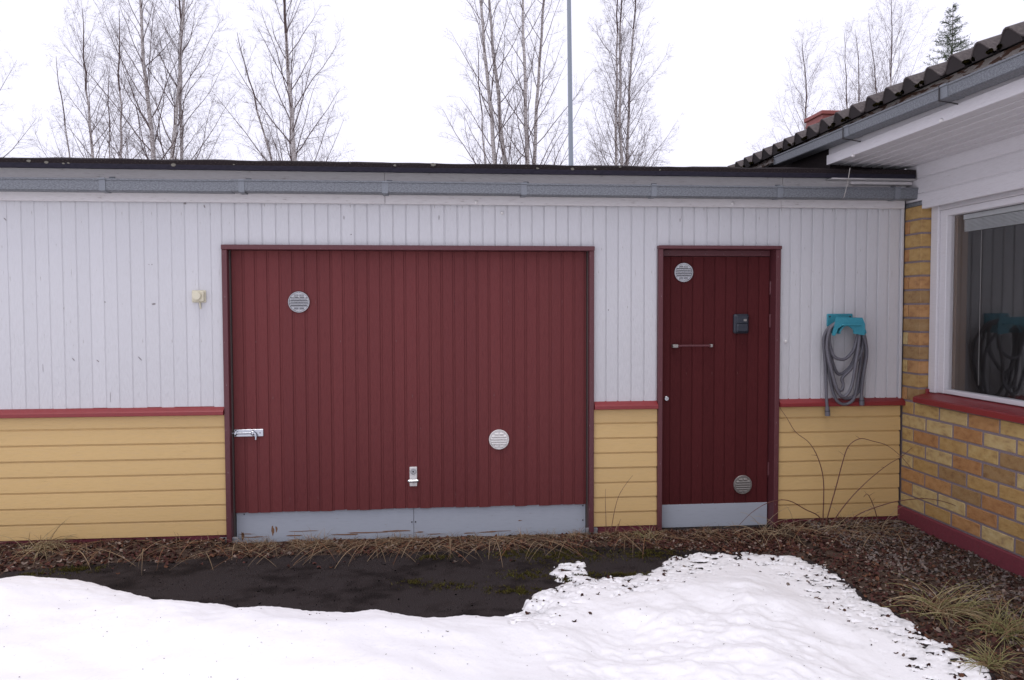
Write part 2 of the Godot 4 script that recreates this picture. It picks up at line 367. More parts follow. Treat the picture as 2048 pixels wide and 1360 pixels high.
	for i in 4:
		b = MB.new(); b.cbox(Vector3(xs[i] + 0.001, 2.437, 0.013), Vector3(xs[i + 1] - 0.001, 2.56, 0.042 + 0.0015 * (i % 2)), 0.003); part(fa, "board", b.mesh(), M.trim_white)
		b = MB.new(); b.cbox(Vector3(xs[i] + 0.001, 2.562, 0.020), Vector3(xs[i + 1] - 0.001, 2.664, 0.058), 0.003); part(fa, "board", b.mesh(), M.trim_white)
	b = MB.new(); b.cbox(Vector3(2.86, 2.634, 0.0585), Vector3(3.522, 2.6425, 0.160), 0.003); part(fa, "batten", b.mesh(), M.trim_white)
	b = MB.new(); b.cbox(Vector3(3.04, 2.606, 0.0585), Vector3(3.520, 2.630, 0.10), 0.003); part(fa, "batten", b.mesh(), M.trim_white)
	var rf := knot(G, "roof")
	b = MB.new(); b.box(Vector3(-7.7, 2.625, -6.3), Vector3(3.50, 2.705, 0.0)); part(rf, "roof_deck", b.mesh(), M.core)
	b = MB.new()
	var eo := PackedVector2Array([Vector2(-6.3, 2.708), Vector2(0.10, 2.708), Vector2(0.147, 2.692), Vector2(0.149, 2.655), Vector2(0.137, 2.655), Vector2(0.13, 2.685), Vector2(0.09, 2.7005), Vector2(-6.3, 2.7005)])
	# the edge of the felt is uneven along its length
	var fn := FastNoiseLite.new(); fn.frequency = 0.9; fn.seed = 5
	var prev := PackedVector3Array()
	for k in 181:
		var x := lerpf(-7.7, 3.515, k / 180.0)
		var ring := PackedVector3Array()
		for i in eo.size():
			ring.append(Vector3(x, eo[i].y + (0.012 if i < 3 else 0.0) + fn.get_noise_2d(x * 2.0, i * 0.3) * (0.009 if i in [1, 2] else 0.004), eo[i].x))
		if k > 0:
			for i in eo.size():
				var j := (i + 1) % eo.size()
				var mid := (ring[i] + ring[j]) * 0.5
				b.quad(prev[i], ring[i], ring[j], prev[j], Vector3(0, mid.y - 2.69, (mid.z - 0.12) if mid.z > 0 else 0.0))
		prev = ring
	part(rf, "roofing_felt", b.mesh(), M.bitumen)
	b = MB.new(); b.cbox(Vector3(-7.7, 2.643, 0.128), Vector3(3.515, 2.676, 0.151), 0.002); part(rf, "drip_edge", b.mesh(), M.drip)
	for s in [[58, 322, 1.0], [93, 325, 1.1], [127, 327, .6], [137, 326, .6], [347, 330, 1.1], [468, 329, .5], [790, 331, .8], [866, 329, 1.3], [1075, 337, .8], [1145, 338, 1.0], [1190, 338, .8], [1240, 334, .7], [700, 326, .5], [1320, 340, .5]]:
		var p := at_z(s[0], s[1], 0.1515)
		b = MB.new()
		var ring := PackedVector2Array()
		for k in 9: ring.append(Vector2(cos(TAU * k / 9), sin(TAU * k / 9)) * 0.011 * s[2] * rng.randf_range(0.75, 1.2) * Vector2(1.3, 0.8))
		b.prism(ring, Transform3D(Basis(), p), 0.003)
		part(rf, "lichen", b.mesh(), M.lichen)
	# dark felt upstand where the roof meets the house
	b = MB.new(); b.box(Vector3(2.945, 2.70, -6.2), Vector3(WX, 2.965, -0.035)); part(rf, "felt_upstand", b.mesh(), M.bitumen)
	var gu := gutter_run(G)
	gu.position = Vector3.ZERO
	# garage door and its frame
	var gf := knot(G, "garage_door_frame")
	b = MB.new(); b.cbox(Vector3(-1.543, 0.02, -0.095), Vector3(-1.506, 2.1085, 0.034), 0.003); part(gf, "jamb", b.mesh(), M.frame_red)
	b = MB.new(); b.cbox(Vector3(1.080, 0.02, -0.095), Vector3(1.116, 2.1085, 0.034), 0.003); part(gf, "jamb", b.mesh(), M.frame_red)
	b = MB.new(); b.cbox(Vector3(-1.545, 2.109, -0.095), Vector3(1.118, 2.143, 0.040), 0.003); part(gf, "lintel", b.mesh(), M.frame_red)
	var gd := knot(G, "garage_door")
	boards_up(gd, -1.498, 1.072, 0.218, 2.107, -0.045, 0.0886, 0.016, 0.006, M.red, 0.006)
	for s in [[-1.495, -0.219], [-0.216, 1.070]]:
		b = MB.new(); b.cbox(Vector3(s[0], -0.02, -0.082), Vector3(s[1], 0.235, -0.062), 0.001); part(gd, "kick_panel", b.mesh(), M.kick)
	for s in [[-0.232, 0.11], [-0.205, 0.11], [-1.44, 0.2], [1.05, 0.2], [1.05, 0.09]]:
		b = MB.new(); b.lathe(PackedVector2Array([Vector2(0.006, -0.001), Vector2(0.005, 0.003), Vector2(0.0005, 0.004)]), Transform3D(Basis(), Vector3(s[0], s[1], -0.062)), 8); part(gd, "screw", b.mesh(), M.dark_metal)
	part(gd, "vent", disc_vent(0.076), M.alu, at_z(598, 604, -0.04) + Vector3(0, 0, -0.001)).set_meta("label", "round metal louvre vent")
	part(gd, "vent", disc_vent(0.073), M.white_plastic, at_z(998, 879, -0.04) + Vector3(0, 0, -0.001)).set_meta("label", "round white louvre vent")
	var rust := surf([0.0, 0.5, 1.0], [col(0.10, 0.05, 0.025), col(0.20, 0.10, 0.05), col(0.30, 0.19, 0.11)], Vector3(12, 12, 12), 0.03, 51, 0.9, 0.0)
	for q in [[492, 1068, 38, 2], [512, 1074, 50, 2.5], [590, 1071, 40, 3], [590, 1080, 26, 4], [610, 1062, 60, 2], [690, 1069, 62, 3.5], [735, 1065, 90, 3], [790, 1062, 70, 3], [840, 1064, 22, 2.5], [870, 1068, 42, 2], [940, 1066, 36, 2.5], [975, 1064, 44, 2.5], [1000, 1062, 50, 1.5], [1040, 1041, 10, 2], [546, 1062, 7, 22], [553, 1058, 5, 14], [485, 1072, 7, 22]]:
		var rc := at_z(q[0], q[1], -0.062)
		var ro := PackedVector2Array()
		for k in 12:
			var ang := TAU * k / 12.0
			ro.append(Vector2(cos(ang) * q[2] * 0.00175, sin(ang) * q[3] * 0.00175) * rng.randf_range(0.55, 1.15))
		b = MB.new(); b.prism(ro, Transform3D(Basis(), rc), 0.0012); part(gd, "rust_scratch", b.mesh(), rust)
	# barrel bolt
	b = MB.new(); var lp := at_z(496, 866, -0.04)
	b.cbox(lp + Vector3(-0.098, -0.026, -0.004), lp + Vector3(0.108, 0.026, 0.001), 0.002)
	b.tube(PackedVector3Array([lp + Vector3(-0.150, 0.001, 0.012), lp + Vector3(0.04, 0.001, 0.012), lp + Vector3(0.054, -0.004, 0.016), lp + Vector3(0.060, -0.02, 0.022), lp + Vector3(0.060, -0.046, 0.026)]), PackedFloat32Array([0.008, 0.008, 0.008, 0.007, 0.007]), 12, true)
	for dx in [-0.085, 0.036]: b.cbox(lp + Vector3(dx - 0.012, -0.015, 0.001), lp + Vector3(dx + 0.012, 0.016, 0.023), 0.006)
	part(gd, "barrel_bolt", b.mesh(), M.steel)
	b = MB.new()
	for q in [[-0.085, 0.020], [-0.085, -0.02], [0.036, 0.021], [0.036, -0.021], [0.085, 0.0]]: b.lathe(PackedVector2Array([Vector2(0.0045, 0.001), Vector2(0.003, 0.003), Vector2(0.0003, 0.0032)]), Transform3D(Basis(), lp + Vector3(q[0], q[1], 0)), 8)
	part(gd, "bolt_screws", b.mesh(), M.dark_metal)
	# lock with T handle
	var hp := at_z(827, 953, -0.04)
	b = MB.new(); b.cbox(hp + Vector3(-0.028, -0.072, -0.004), hp + Vector3(0.026, 0.072, 0.006), 0.003); part(gd, "lock_plate", b.mesh(), M.white_plastic)
	b = MB.new()
	b.lathe(PackedVector2Array([Vector2(0.023, 0.006), Vector2(0.022, 0.010), Vector2(0.019, 0.010), Vector2(0.018, 0.007), Vector2(0.013, 0.007), Vector2(0.012, 0.014), Vector2(0.006, 0.014), Vector2(0.005, 0.009), Vector2(0.0003, 0.009)]), Transform3D(Basis(), hp + Vector3(-0.001, 0.038, 0)), 24)
	b.tube(PackedVector3Array([hp + Vector3(-0.001, -0.025, 0.004), hp + Vector3(-0.001, -0.025, 0.035)]), PackedFloat32Array([0.009, 0.009]), 12)
	b.cbox(hp + Vector3(-0.042, -0.036, 0.030), hp + Vector3(0.040, -0.016, 0.048), 0.006)
	part(gd, "handle", b.mesh(), M.alu)
	b = MB.new(); b.lathe(PackedVector2Array([Vector2(0.005, 0.0095), Vector2(0.0003, 0.0097)]), Transform3D(Basis(), hp + Vector3(-0.001, 0.038, 0)), 10); part(gd, "keyhole", b.mesh(), M.black)
	# side door and its frame
	var sf := knot(G, "side_door_frame")
	b = MB.new(); b.cbox(Vector3(1.600, 0.02, -0.12), Vector3(1.634, 2.126, 0.034), 0.003); part(sf, "jamb", b.mesh(), M.frame_red)
	b = MB.new(); b.cbox(Vector3(2.500, 0.02, -0.12), Vector3(2.536, 2.126, 0.034), 0.003); part(sf, "jamb", b.mesh(), M.frame_red)
	b = MB.new(); b.cbox(Vector3(1.597, 2.1265, -0.12), Vector3(2.540, 2.152, 0.042), 0.003); part(sf, "lintel", b.mesh(), M.frame_red)
	b = MB.new(); b.cbox(Vector3(1.64, 2.08, -0.099), Vector3(2.495, 2.126, -0.065), 0.003); part(sf, "stop_strip", b.mesh(), M.frame_red)
	var sd := knot(G, "side_door")
	boards_up(sd, 1.638, 2.496, 0.186, 2.076, -0.07, 0.0845, 0.006, 0.005, M.dred, 0.003)
	b = MB.new(); b.cbox(Vector3(1.64, 0.012, -0.098), Vector3(2.492, 0.188, -0.0685), 0.001); part(sd, "kick_panel", b.mesh(), M.kick)
	part(sd, "vent", disc_vent(0.072), M.alu, at_z(1367, 545, -0.066)).set_meta("label", "round metal louvre vent")
	part(sd, "vent", disc_vent(0.071), M.dull_metal, at_z(1485, 969, -0.066)).set_meta("label", "round dull metal louvre vent")
	var q0 := at_z(1343, 692, -0.066); var q1 := at_z(1423, 690, -0.066)
	b = MB.new(); b.cbox(Vector3(q0.x + 0.04, q0.y - 0.006, -0.040), Vector3(q1.x - 0.01, q0.y + 0.010, -0.028), 0.004); part(sd, "pull_bar", b.mesh(), M.frame_red)
	b = MB.new(); b.cbox(Vector3(q0.x, q0.y - 0.013, -0.070), Vector3(q0.x + 0.045, q0.y + 0.013, -0.030), 0.004); b.cbox(Vector3(q1.x - 0.02, q0.y - 0.011, -0.070), Vector3(q1.x, q0.y + 0.013, -0.026), 0.004); part(sd, "bar_bracket", b.mesh(), M.dull_metal)
	var lk := at_z(1333, 797, -0.066)
	b = MB.new(); b.lathe(PackedVector2Array([Vector2(0.019, -0.004), Vector2(0.019, 0.004), Vector2(0.015, 0.008), Vector2(0.006, 0.008), Vector2(0.005, 0.004), Vector2(0.0003, 0.004)]), Transform3D(Basis(), lk), 20); part(sd, "lock_cylinder", b.mesh(), M.alu)
	var k0 := at_z(1467, 667, -0.05); var k1 := at_z(1497, 628, -0.05)
	b = MB.new(); b.cbox(Vector3(k0.x, k0.y, -0.072), Vector3(k1.x, k1.y, -0.035), 0.010)
	b.cbox(Vector3(k0.x + 0.014, k0.y + 0.012, -0.040), Vector3(k1.x - 0.010, k0.y + 0.072, -0.018), 0.008)
	b.cbox(Vector3(k0.x + 0.016, k0.y + 0.076, -0.040), Vector3(k1.x - 0.010, k1.y - 0.010, -0.028), 0.005); part(sd, "key_box", b.mesh(), M.navy)
	b = MB.new(); b.cbox(Vector3(k0.x + 0.070, k1.y - 0.055, -0.029), Vector3(k0.x + 0.094, k1.y - 0.038, -0.025), 0.001); part(sd, "dial_window", b.mesh(), M.dull_metal)
	for y in [1.84, 1.59, 0.45]:
		b = MB.new(); b.tube(PackedVector3Array([Vector3(2.497, y - 0.05, -0.062), Vector3(2.497, y + 0.05, -0.062)]), PackedFloat32Array([0.008, 0.008]), 10, true); part(sd, "hinge", b.mesh(), M.frame_red)

func gutter_profile(d: float, h: float) -> PackedVector2Array:
	# outline in (outward, up): a thin folded trough with a rolled bead on its front edge
	var t := 0.003
	return PackedVector2Array([Vector2(0, h), Vector2(0, 0.006), Vector2(0.006, 0), Vector2(d - 0.006, 0), Vector2(d, 0.006), Vector2(d + 0.004, h - 0.012), Vector2(d + 0.010, h - 0.008), Vector2(d + 0.010, h), Vector2(d + 0.004, h + 0.004), Vector2(d - 0.003, h), Vector2(d - t, 0.008), Vector2(d - 0.008, t), Vector2(0.008, t), Vector2(t, 0.008), Vector2(t, h)])
func gutter_run(G: Node) -> Node3D:
	var g := knot(G, "gutter")
	var o := gutter_profile(0.095, 0.080)
	var sp := [[-7.6, -1.435, 0.0], [-1.436, 0.6, 0.004], [0.598, 3.535, 0.0]]
	var k := 0
	for s in sp:
		var b := MB.new()
		var z0 := 0.064 + (0.002 if k == 1 else 0.0)
		b.prism(o, Transform3D(Basis(Vector3(0, 0, 1), Vector3(0, 1, 0), Vector3(1, 0, 0)), Vector3(s[0], 2.492 + s[2], z0)), s[1] - s[0])
		part(g, "trough", b.mesh(), M.zinc); k += 1
	for px in [205, 483, 770, 1048, 1308, 1560, 1795]:
		var x := at_z(px, 370, 0.16).x
		var b := MB.new()
		var oo := gutter_profile(0.102, 0.088)
		b.prism(oo, Transform3D(Basis(Vector3(0, 0, 1), Vector3(0, 1, 0), Vector3(1, 0, 0)), Vector3(x - 0.02, 2.488, 0.0625)), 0.04)
		b.cbox(Vector3(x + 0.005, 2.57, 0.0585), Vector3(x + 0.045, 2.602, 0.066), 0.002)
		part(g, "bracket", b.mesh(), M.strap)
	var e := MB.new(); e.box(Vector3(3.5355, 2.49, 0.064), Vector3(3.538, 2.58, 0.160)); part(g, "end_cap", e.mesh(), M.zinc)
	return g

# ---------------------------------------------------------------- house wing
func build_house() -> void:
	var H := Node3D.new(); hang(H, "brick_house", self)
	tag(H, "yellow brick house with tiled roof, white eaves and a large window", "house")
	var b := MB.new()
	b.box(Vector3(WX + 0.012, -0.3, -9.0), Vector3(10.5, 2.74, -0.06))
	part(H, "rear_wall", b.mesh(), M.mortar)
	# wall with the window opening, and the room behind it
	b = MB.new()
	b.box(Vector3(WX + 0.008, -0.3, -0.055), Vector3(3.74, 0.985, ZE))
	b.box(Vector3(WX + 0.008, 0.986, -0.055), Vector3(3.74, 2.44, 0.206))
	b.box(Vector3(WX + 0.03, 2.445, -0.055), Vector3(3.74, 2.745, ZE))
	b.box(Vector3(WX + 0.008, 0.986, 3.4), Vector3(3.74, 2.44, ZE))
	part(H, "wall_core", b.mesh(), M.mortar)
	b = MB.new()
	b.box(Vector3(3.745, 0.2, -0.05), Vector3(9.0, 0.3, ZE)); b.box(Vector3(3.745, 2.6, -0.05), Vector3(9.0, 2.7, ZE)); b.box(Vector3(8.9, 0.3, -0.05), Vector3(9.0, 2.6, ZE))
	b.box(Vector3(3.745, 0.3, -0.05), Vector3(8.9, 2.6, 0.0)); b.box(Vector3(3.745, 0.3, ZE - 0.1), Vector3(8.9, 2.6, ZE))
	part(H, "room_shell", b.mesh(), M.room)
	b = MB.new(); b.box(Vector3(WX + 0.008, -0.3, ZE + 0.001), Vector3(10.5, 2.74, ZE + 0.12)); part(H, "end_wall", b.mesh(), M.mortar)
	b = MB.new(); b.box(Vector3(9.01, -0.3, -0.05), Vector3(10.5, 2.74, ZE)); part(H, "far_wall", b.mesh(), M.mortar)
	# bricks: five shared shapes
	var bl := []
	for k in 4:
		var q := MB.new(); q.cbox(Vector3(0, 0, -0.1425), Vector3(0.03, 0.0875, 0.1425), 0.0025 + 0.0008 * k); bl.append(q.mesh())
	var half := MB.new(); half.cbox(Vector3(0, 0, -0.068), Vector3(0.03, 0.0875, 0.067), 0.003)
	var hm := half.mesh()
	var bw := knot(H, "brick_wall")
	for c in 8:
		var y := 0.166 + c * 0.1025
		var off := 0.0 if c % 2 == 0 else 0.1515
		var z := 0.004 - off
		while z < 3.4:
			var zc := z + 0.1455
			if z < -0.05:
				var o := part(bw, "brick", hm, M.brick[rng.randi() % 7], Vector3(WX + 0.003 + rng.randf_range(-0.002, 0.001), y, 0.077))
				o.rotation.y = rng.randf_range(-0.004, 0.004)
			else:
				part(bw, "brick", bl[rng.randi() % 4], M.brick[rng.randi() % 7], Vector3(WX + 0.003 + rng.randf_range(-0.002, 0.002), y + rng.randf_range(-0.001, 0.001), zc)).rotation.y = rng.randf_range(-0.005, 0.005)
			z += 0.303
	# pier between garage and window: stretcher face plus the end that returns into the reveal
	var pier := knot(H, "brick_pier")
	for c in 14:
		var y := 0.988 + c * 0.1048
		var q := MB.new()
		if c % 2 == 0:
			q.cbox(Vector3(0, 0, -0.073), Vector3(0.10, 0.0905, 0.073), 0.003)
			part(pier, "brick", q.mesh(), M.brick[[2, 3, 5, 5, 3, 2, 6][rng.randi() % 7]], Vector3(WX + rng.randf_range(-0.002, 0.002), y, 0.139))
			q = MB.new(); q.cbox(Vector3(0, 0, 0), Vector3(0.05, 0.0905, 0.056), 0.003)
			part(pier, "brick", q.mesh(), M.brick[rng.randi() % 7], Vector3(WX, y, 0.002))
		else:
			q.cbox(Vector3(0, 0, 0), Vector3(0.10, 0.0905, 0.206), 0.003)
			part(pier, "brick", q.mesh(), M.brick[[5, 3, 6, 5, 3, 5, 0][rng.randi() % 7]], Vector3(WX + rng.randf_range(-0.002, 0.002), y, 0.004))
	b = MB.new(); b.cbox(Vector3(WX - 0.006, 2.443, 0.004), Vector3(WX + 0.10, 2.474, 0.214), 0.006); part(H, "pier_flashing", b.mesh(), M.zinc)
	b = MB.new(); b.cbox(Vector3(WX - 0.022, -0.3, 0.001), Vector3(WX + 0.0075, 0.158, ZE), 0.006); part(H, "plinth", b.mesh(), M.plinth)
	# sill
	b = MB.new()
	b.prism(PackedVector2Array([Vector2(-0.045, 0.988), Vector2(-0.038, 0.984), Vector2(0.12, 0.996), Vector2(0.12, 1.066), Vector2(-0.035, 1.030), Vector2(-0.045, 1.022)]), Transform3D(Basis(Vector3(1, 0, 0), Vector3(0, 1, 0), Vector3(0, 0, 1)), Vector3(WX, 0, 0.215)), 3.1)
	b.cbox(Vector3(WX + 0.05, 1.04, 0.216), Vector3(WX + 0.13, 1.085, 0.236), 0.003)
	part(H, "window_sill", b.mesh(), M.sill_red)
	# window
	var w := knot(H, "window")
	b = MB.new(); b.cbox(Vector3(3.596, 1.060, 0.2165), Vector3(3.66, 2.452, 0.300), 0.004); b.cbox(Vector3(3.596, 1.060, 3.22), Vector3(3.66, 2.452, 3.30), 0.004); part(w, "casing", b.mesh(), M.wing_white[0])
	b = MB.new(); b.cbox(Vector3(3.600, 2.392, 0.3005), Vector3(3.66, 2.448, 3.2195), 0.004); part(w, "casing_head", b.mesh(), M.wing_white[1])
	b = MB.new()
	b.cbox(Vector3(3.612, 1.065, 0.301), Vector3(3.675, 2.391, 0.375), 0.004); b.cbox(Vector3(3.612, 1.065, 3.14), Vector3(3.675, 2.391, 3.218), 0.004)
	b.cbox(Vector3(3.613, 2.345, 0.3755), Vector3(3.675, 2.391, 3.139), 0.004); b.cbox(Vector3(3.613, 1.066, 0.3755), Vector3(3.675, 1.098, 3.139), 0.004)
	part(w, "frame", b.mesh(), M.wing_white[2])
	b = MB.new(); b.box(Vector3(3.648, 1.096, 0.373), Vector3(3.652, 2.347, 3.141)); part(w, "pane", b.mesh(), M.glass)
	b = MB.new(); b.cbox(Vector3(3.676, 1.06, 0.301), Vector3(3.76, 2.39, 0.40), 0.003); b.cbox(Vector3(3.676, 1.03, 0.4005), Vector3(3.76, 1.075, 3.2), 0.003); part(w, "inner_frame", b.mesh(), M.wood_in)
	# raised blind: a head rail and a stack of slats, hanging inside the pane
	b = MB.new(); b.cbox(Vector3(3.69, 2.31, 0.44), Vector3(3.73, 2.345, 3.1), 0.003); part(w, "blind_rail", b.mesh(), M.blind)
	b = MB.new()
	for k in 9: b.cbox(Vector3(3.692, 2.226 + k * 0.009, 0.45), Vector3(3.728, 2.231 + k * 0.009, 3.09), 0.0015)
	part(w, "blind_slats", b.mesh(), M.blind)
	b = MB.new(); b.tube(PackedVector3Array([Vector3(3.70, 1.15, 0.62), Vector3(3.70, 2.23, 0.62)]), PackedFloat32Array([0.0013, 0.0013]), 5); part(w, "blind_cord", b.mesh(), M.rope)
	# white boards over the window
	var uc := knot(H, "upper_cladding")
	for k in 3:
		var o := board_profile(0.1175, 0.008, 0.006, 0.03, 0.003)
		var q := MB.new()
		q.prism(o, Transform3D(Basis(Vector3(0, 1, 0), Vector3(-1, 0, 0), Vector3(0, 0, 1)), Vector3.ZERO), ZE - (0.2 if k == 0 else 0.0))
		part(uc, "board", q.mesh(), M.wing_white[k], Vector3(WX - 0.002 + 0.001 * k, 2.4145 + k * 0.1178, 0.216 if k == 0 else 0.012))
	b = MB.new(); b.cbox(Vector3(WX - 0.002, 2.478, 0.012), Vector3(WX + 0.028, 2.530, 0.2155), 0.002); part(uc, "board", b.mesh(), M.wing_white[0])
	# soffit
	var so := knot(H, "soffit")
	for k in 7:
		var o := board_profile(0.0845, 0.009, 0.007, 0.016, 0.003)
		var q := MB.new()
		q.prism(o, Transform3D(Basis(Vector3(1, 0, 0), Vector3(0, -1, 0), Vector3(0, 0, 1)), Vector3.ZERO), ZE)
		part(so, "board", q.mesh(), M.wing_white[k % 3], Vector3(2.937 + k * 0.0846, 2.772 - k * 0.0052, -0.03))
	var ef := knot(H, "eave_fascia")
	b = MB.new(); b.cbox(Vector3(2.930, 2.843, -0.032), Vector3(2.955, 2.985, ZE), 0.003); part(ef, "board", b.mesh(), M.wing_white[1])
	b = MB.new(); b.cbox(Vector3(2.912, 2.768, -0.030), Vector3(2.936, 2.842, ZE), 0.003); part(ef, "board", b.mesh(), M.wing_white[0])
	b = MB.new(); b.cbox(Vector3(2.868, 2.948, -6.0), Vector3(2.890, 3.000, ZE), 0.003); part(ef, "eave_board", b.mesh(), M.peel)
	b = MB.new(); b.box(Vector3(2.8905, 2.986, -6.0), Vector3(2.96, 3.004, ZE)); part(ef, "eave_plank", b.mesh(), M.core)
	for s in [[1437 + 270, 311], [1884, 241]]:
		var p := at_x(s[0], s[1], 2.910)
		b = MB.new(); b.lathe(PackedVector2Array([Vector2(0.011, -0.003), Vector2(0.012, 0.008), Vector2(0.008, 0.014), Vector2(0.0003, 0.016)]), Transform3D(Basis(Vector3(0, 0, 1), Vector3(0, 1, 0), Vector3(-1, 0, 0)), p), 12); part(ef, "cable_clip", b.mesh(), M.white_plastic)
	# gutter falling slightly towards the open end
	var g := knot(H, "gutter")
	var go := gutter_profile(0.10, 0.072)
	b = MB.new()
	b.prism(go, Transform3D(Basis(Vector3(-1, 0, 0), Vector3(0, 1, 0), Vector3(0, -0.0155, 1)), Vector3(2.908, 2.893, -0.72)), ZE + 0.72)
	part(g, "trough", b.mesh(), M.zinc)
	b = MB.new(); b.box(Vector3(2.80, 2.894, -0.7235), Vector3(2.908, 2.964, -0.7205)); part(g, "end_cap", b.mesh(), M.zinc)
	for z in [0.46, 1.52, 2.6, 3.7]:
		b = MB.new(); b.prism(gutter_profile(0.105, 0.078), Transform3D(Basis(Vector3(-1, 0, 0), Vector3(0, 1, 0), Vector3(0, 0, 1)), Vector3(2.910, 2.890 - (z + 0.72) * 0.0155, z - 0.03)), 0.06)
		part(g, "joint_strap", b.mesh(), M.strap)
		b = MB.new(); b.tube(PackedVector3Array([Vector3(2.797, 2.975 - (z + 0.72) * 0.0155, z - 0.036), Vector3(2.7985, 2.886 - (z + 0.72) * 0.0155, z - 0.036), Vector3(2.87, 2.878 - (z + 0.72) * 0.0155, z - 0.036), Vector3(2.929, 2.868 - (z + 0.72) * 0.0155, z - 0.036)]), PackedFloat32Array([0.004, 0.004, 0.004, 0.004]), 6, true); part(g, "gutter_hook", b.mesh(), M.dark_metal)
	# tiled roof: slope rises from the eave towards +x
	var rf := knot(H, "roof")
	var sl := 0.33
	b = MB.new()
	b.prism(PackedVector2Array([Vector2(2.885, 3.004), Vector2(8.2, 3.004 + 5.315 * sl), Vector2(13.0, 3.2), Vector2(13.0, 3.15), Vector2(8.2, 2.95 + 5.315 * sl), Vector2(2.96, 2.985)]), Transform3D(Basis(), Vector3(0, 0, -9.0)), ZE + 9.1)
	part(rf, "roof_deck", b.mesh(), M.core)
	var pitch := 0.2085
	var up := Vector3(1, sl, 0).normalized(); var nrm := Vector3(-sl, 1, 0).normalized()
	var tiles := []
	for k in 3:
		var q := MB.new()
		var m := 13
		var top := []; var bot := []
		for i in m:
			var u := lerpf(-0.5, 0.5, i / (m - 1.0))
			var h := 0.074 * pow(0.5 + 0.5 * cos(TAU * u), 1.1)
			top.append([u * pitch * 1.02, h + 0.009]); bot.append([u * pitch * 1.02, h])
		for i in m - 1:
			for layer in [top, bot]:
				var p: Array = layer[i]; var r: Array = layer[i + 1]
				var A: Vector3 = nrm * p[1] + Vector3(0, 0, p[0]); var B: Vector3 = nrm * r[1] + Vector3(0, 0, r[0])
				q.quad(A, B, B + up * 0.40 - nrm * 0.004, A + up * 0.40 - nrm * 0.004, nrm if layer == top else -nrm)
			var tA: Array = top[i]; var tB: Array = top[i + 1]; var cA: Array = bot[i]; var cB: Array = bot[i + 1]
			q.quad(nrm * tA[1] + Vector3(0, 0, tA[0]), nrm * tB[1] + Vector3(0, 0, tB[0]), nrm * cB[1] + Vector3(0, 0, cB[0]), nrm * cA[1] + Vector3(0, 0, cA[0]), -up)
		for e in [0, m - 1]:
			var tE: Array = top[e]; var cE: Array = bot[e]
			var A: Vector3 = nrm * tE[1] + Vector3(0, 0, tE[0]); var B: Vector3 = nrm * cE[1] + Vector3(0, 0, cE[0])
			q.quad(A, B, B + up * 0.4, A + up * 0.4, Vector3(0, 0, -1 if e == 0 else 1))
		tiles.append(q.mesh())
	var plug := MB.new()
	var po := PackedVector2Array()
	for i in 11:
		var u := lerpf(-0.36, 0.36, i / 10.0)
		po.append(Vector2(u * pitch, 0.074 * pow(0.5 + 0.5 * cos(TAU * u), 1.1) + 0.001))
	po.append(Vector2(0.36 * pitch, -0.006)); po.append(Vector2(-0.36 * pitch, -0.006))
	plug.prism(po, Transform3D(Basis(Vector3(0, 0, 1), nrm, up), up * 0.003), 0.05)
	var plug_mesh := plug.mesh()
	var hump_shade := plain(col(0.026, 0.020, 0.020), 0.95)  # near-black colour paints the shade under each tile hump onto an added plug
	var crest := at_x(1448 + 1695 / 2.957, 180 / 2.957, 2.80)
	for row in 2:
		for k in range(-42, 10):
			var z := crest.z + k * pitch
			if row == 0: part(rf, "eave_shade_plug", plug_mesh, hump_shade, Vector3(2.80, 2.985, z))
			var o := part(rf, "roof_tile", tiles[0], M.tile, Vector3(2.80, 2.985, z) + up * (row * 0.34) + nrm * (row * 0.010 + rng.randf_range(-0.004, 0.004)))
			o.rotation = Vector3(rng.randf_range(-0.02, 0.02), rng.randf_range(-0.015, 0.015), rng.randf_range(-0.012, 0.012))
	b = MB.new()
	for k in range(-42, 10):
		var z := crest.z + k * pitch
		for i in 12:
			var u0 := lerpf(-0.5, 0.5, i / 12.0); var u1 := lerpf(-0.5, 0.5, (i + 1) / 12.0)
			var h0 := 0.074 * pow(0.5 + 0.5 * cos(TAU * u0), 1.1) + 0.035; var h1 := 0.074 * pow(0.5 + 0.5 * cos(TAU * u1), 1.1) + 0.035
			var base := Vector3(2.80, 2.985, z) + up * 0.66
			var A := base + nrm * h0 + Vector3(0, 0, u0 * pitch); var B := base + nrm * h1 + Vector3(0, 0, u1 * pitch)
			b.quad(A, B, B + up * 5.0, A + up * 5.0, nrm)
	var rest := part(rf, "upper_tiles", b.mesh(), M.tile); rest.set_meta("kind", "stuff")
	# moss clumps in the troughs between the tiles
	b = MB.new()
	for k in range(-20, 6):
		if rng.randf() < 0.7:
			for j in 7:
				var c := Vector3(2.795 + rng.randf_range(-0.01, 0.02), 2.992 + rng.randf_range(0, 0.008), crest.z + (k + 0.5) * pitch + rng.randf_range(-0.05, 0.05))
				b.lathe(PackedVector2Array([Vector2(0.004, -0.012), Vector2(0.014, -0.003), Vector2(0.012, 0.006), Vector2(0.0003, 0.011)]), Transform3D(Basis(Vector3(1, 0, 0), Vector3(0, 0, 1), Vector3(0, 1, 0)).rotated(Vector3(0, 0, 1), rng.randf()), c), 7)
	var ms := part(rf, "moss", b.mesh(), surf([0.0, 0.5, 1.0], [col(0.07, 0.05, 0.014), col(0.15, 0.12, 0.03), col(0.22, 0.19, 0.06)], Vector3(20, 20, 20), 0.03, 90, 0.95, 3.0)); ms.set_meta("kind", "stuff")
	# chimney
	b = MB.new()
	b.box(Vector3(4.87, 3.3, -4.45), Vector3(5.55, 4.16, -4.0)); b.cbox(Vector3(4.862, 4.08, -4.458), Vector3(5.558, 4.11, -3.992), 0.004)
	part(rf, "chimney", b.mesh(), M.chimney)
	b = MB.new(); b.cbox(Vector3(4.845, 4.161, -4.475), Vector3(5.575, 4.21, -3.975), 0.006); part(rf, "chimney_cap", b.mesh(), M.chimney)

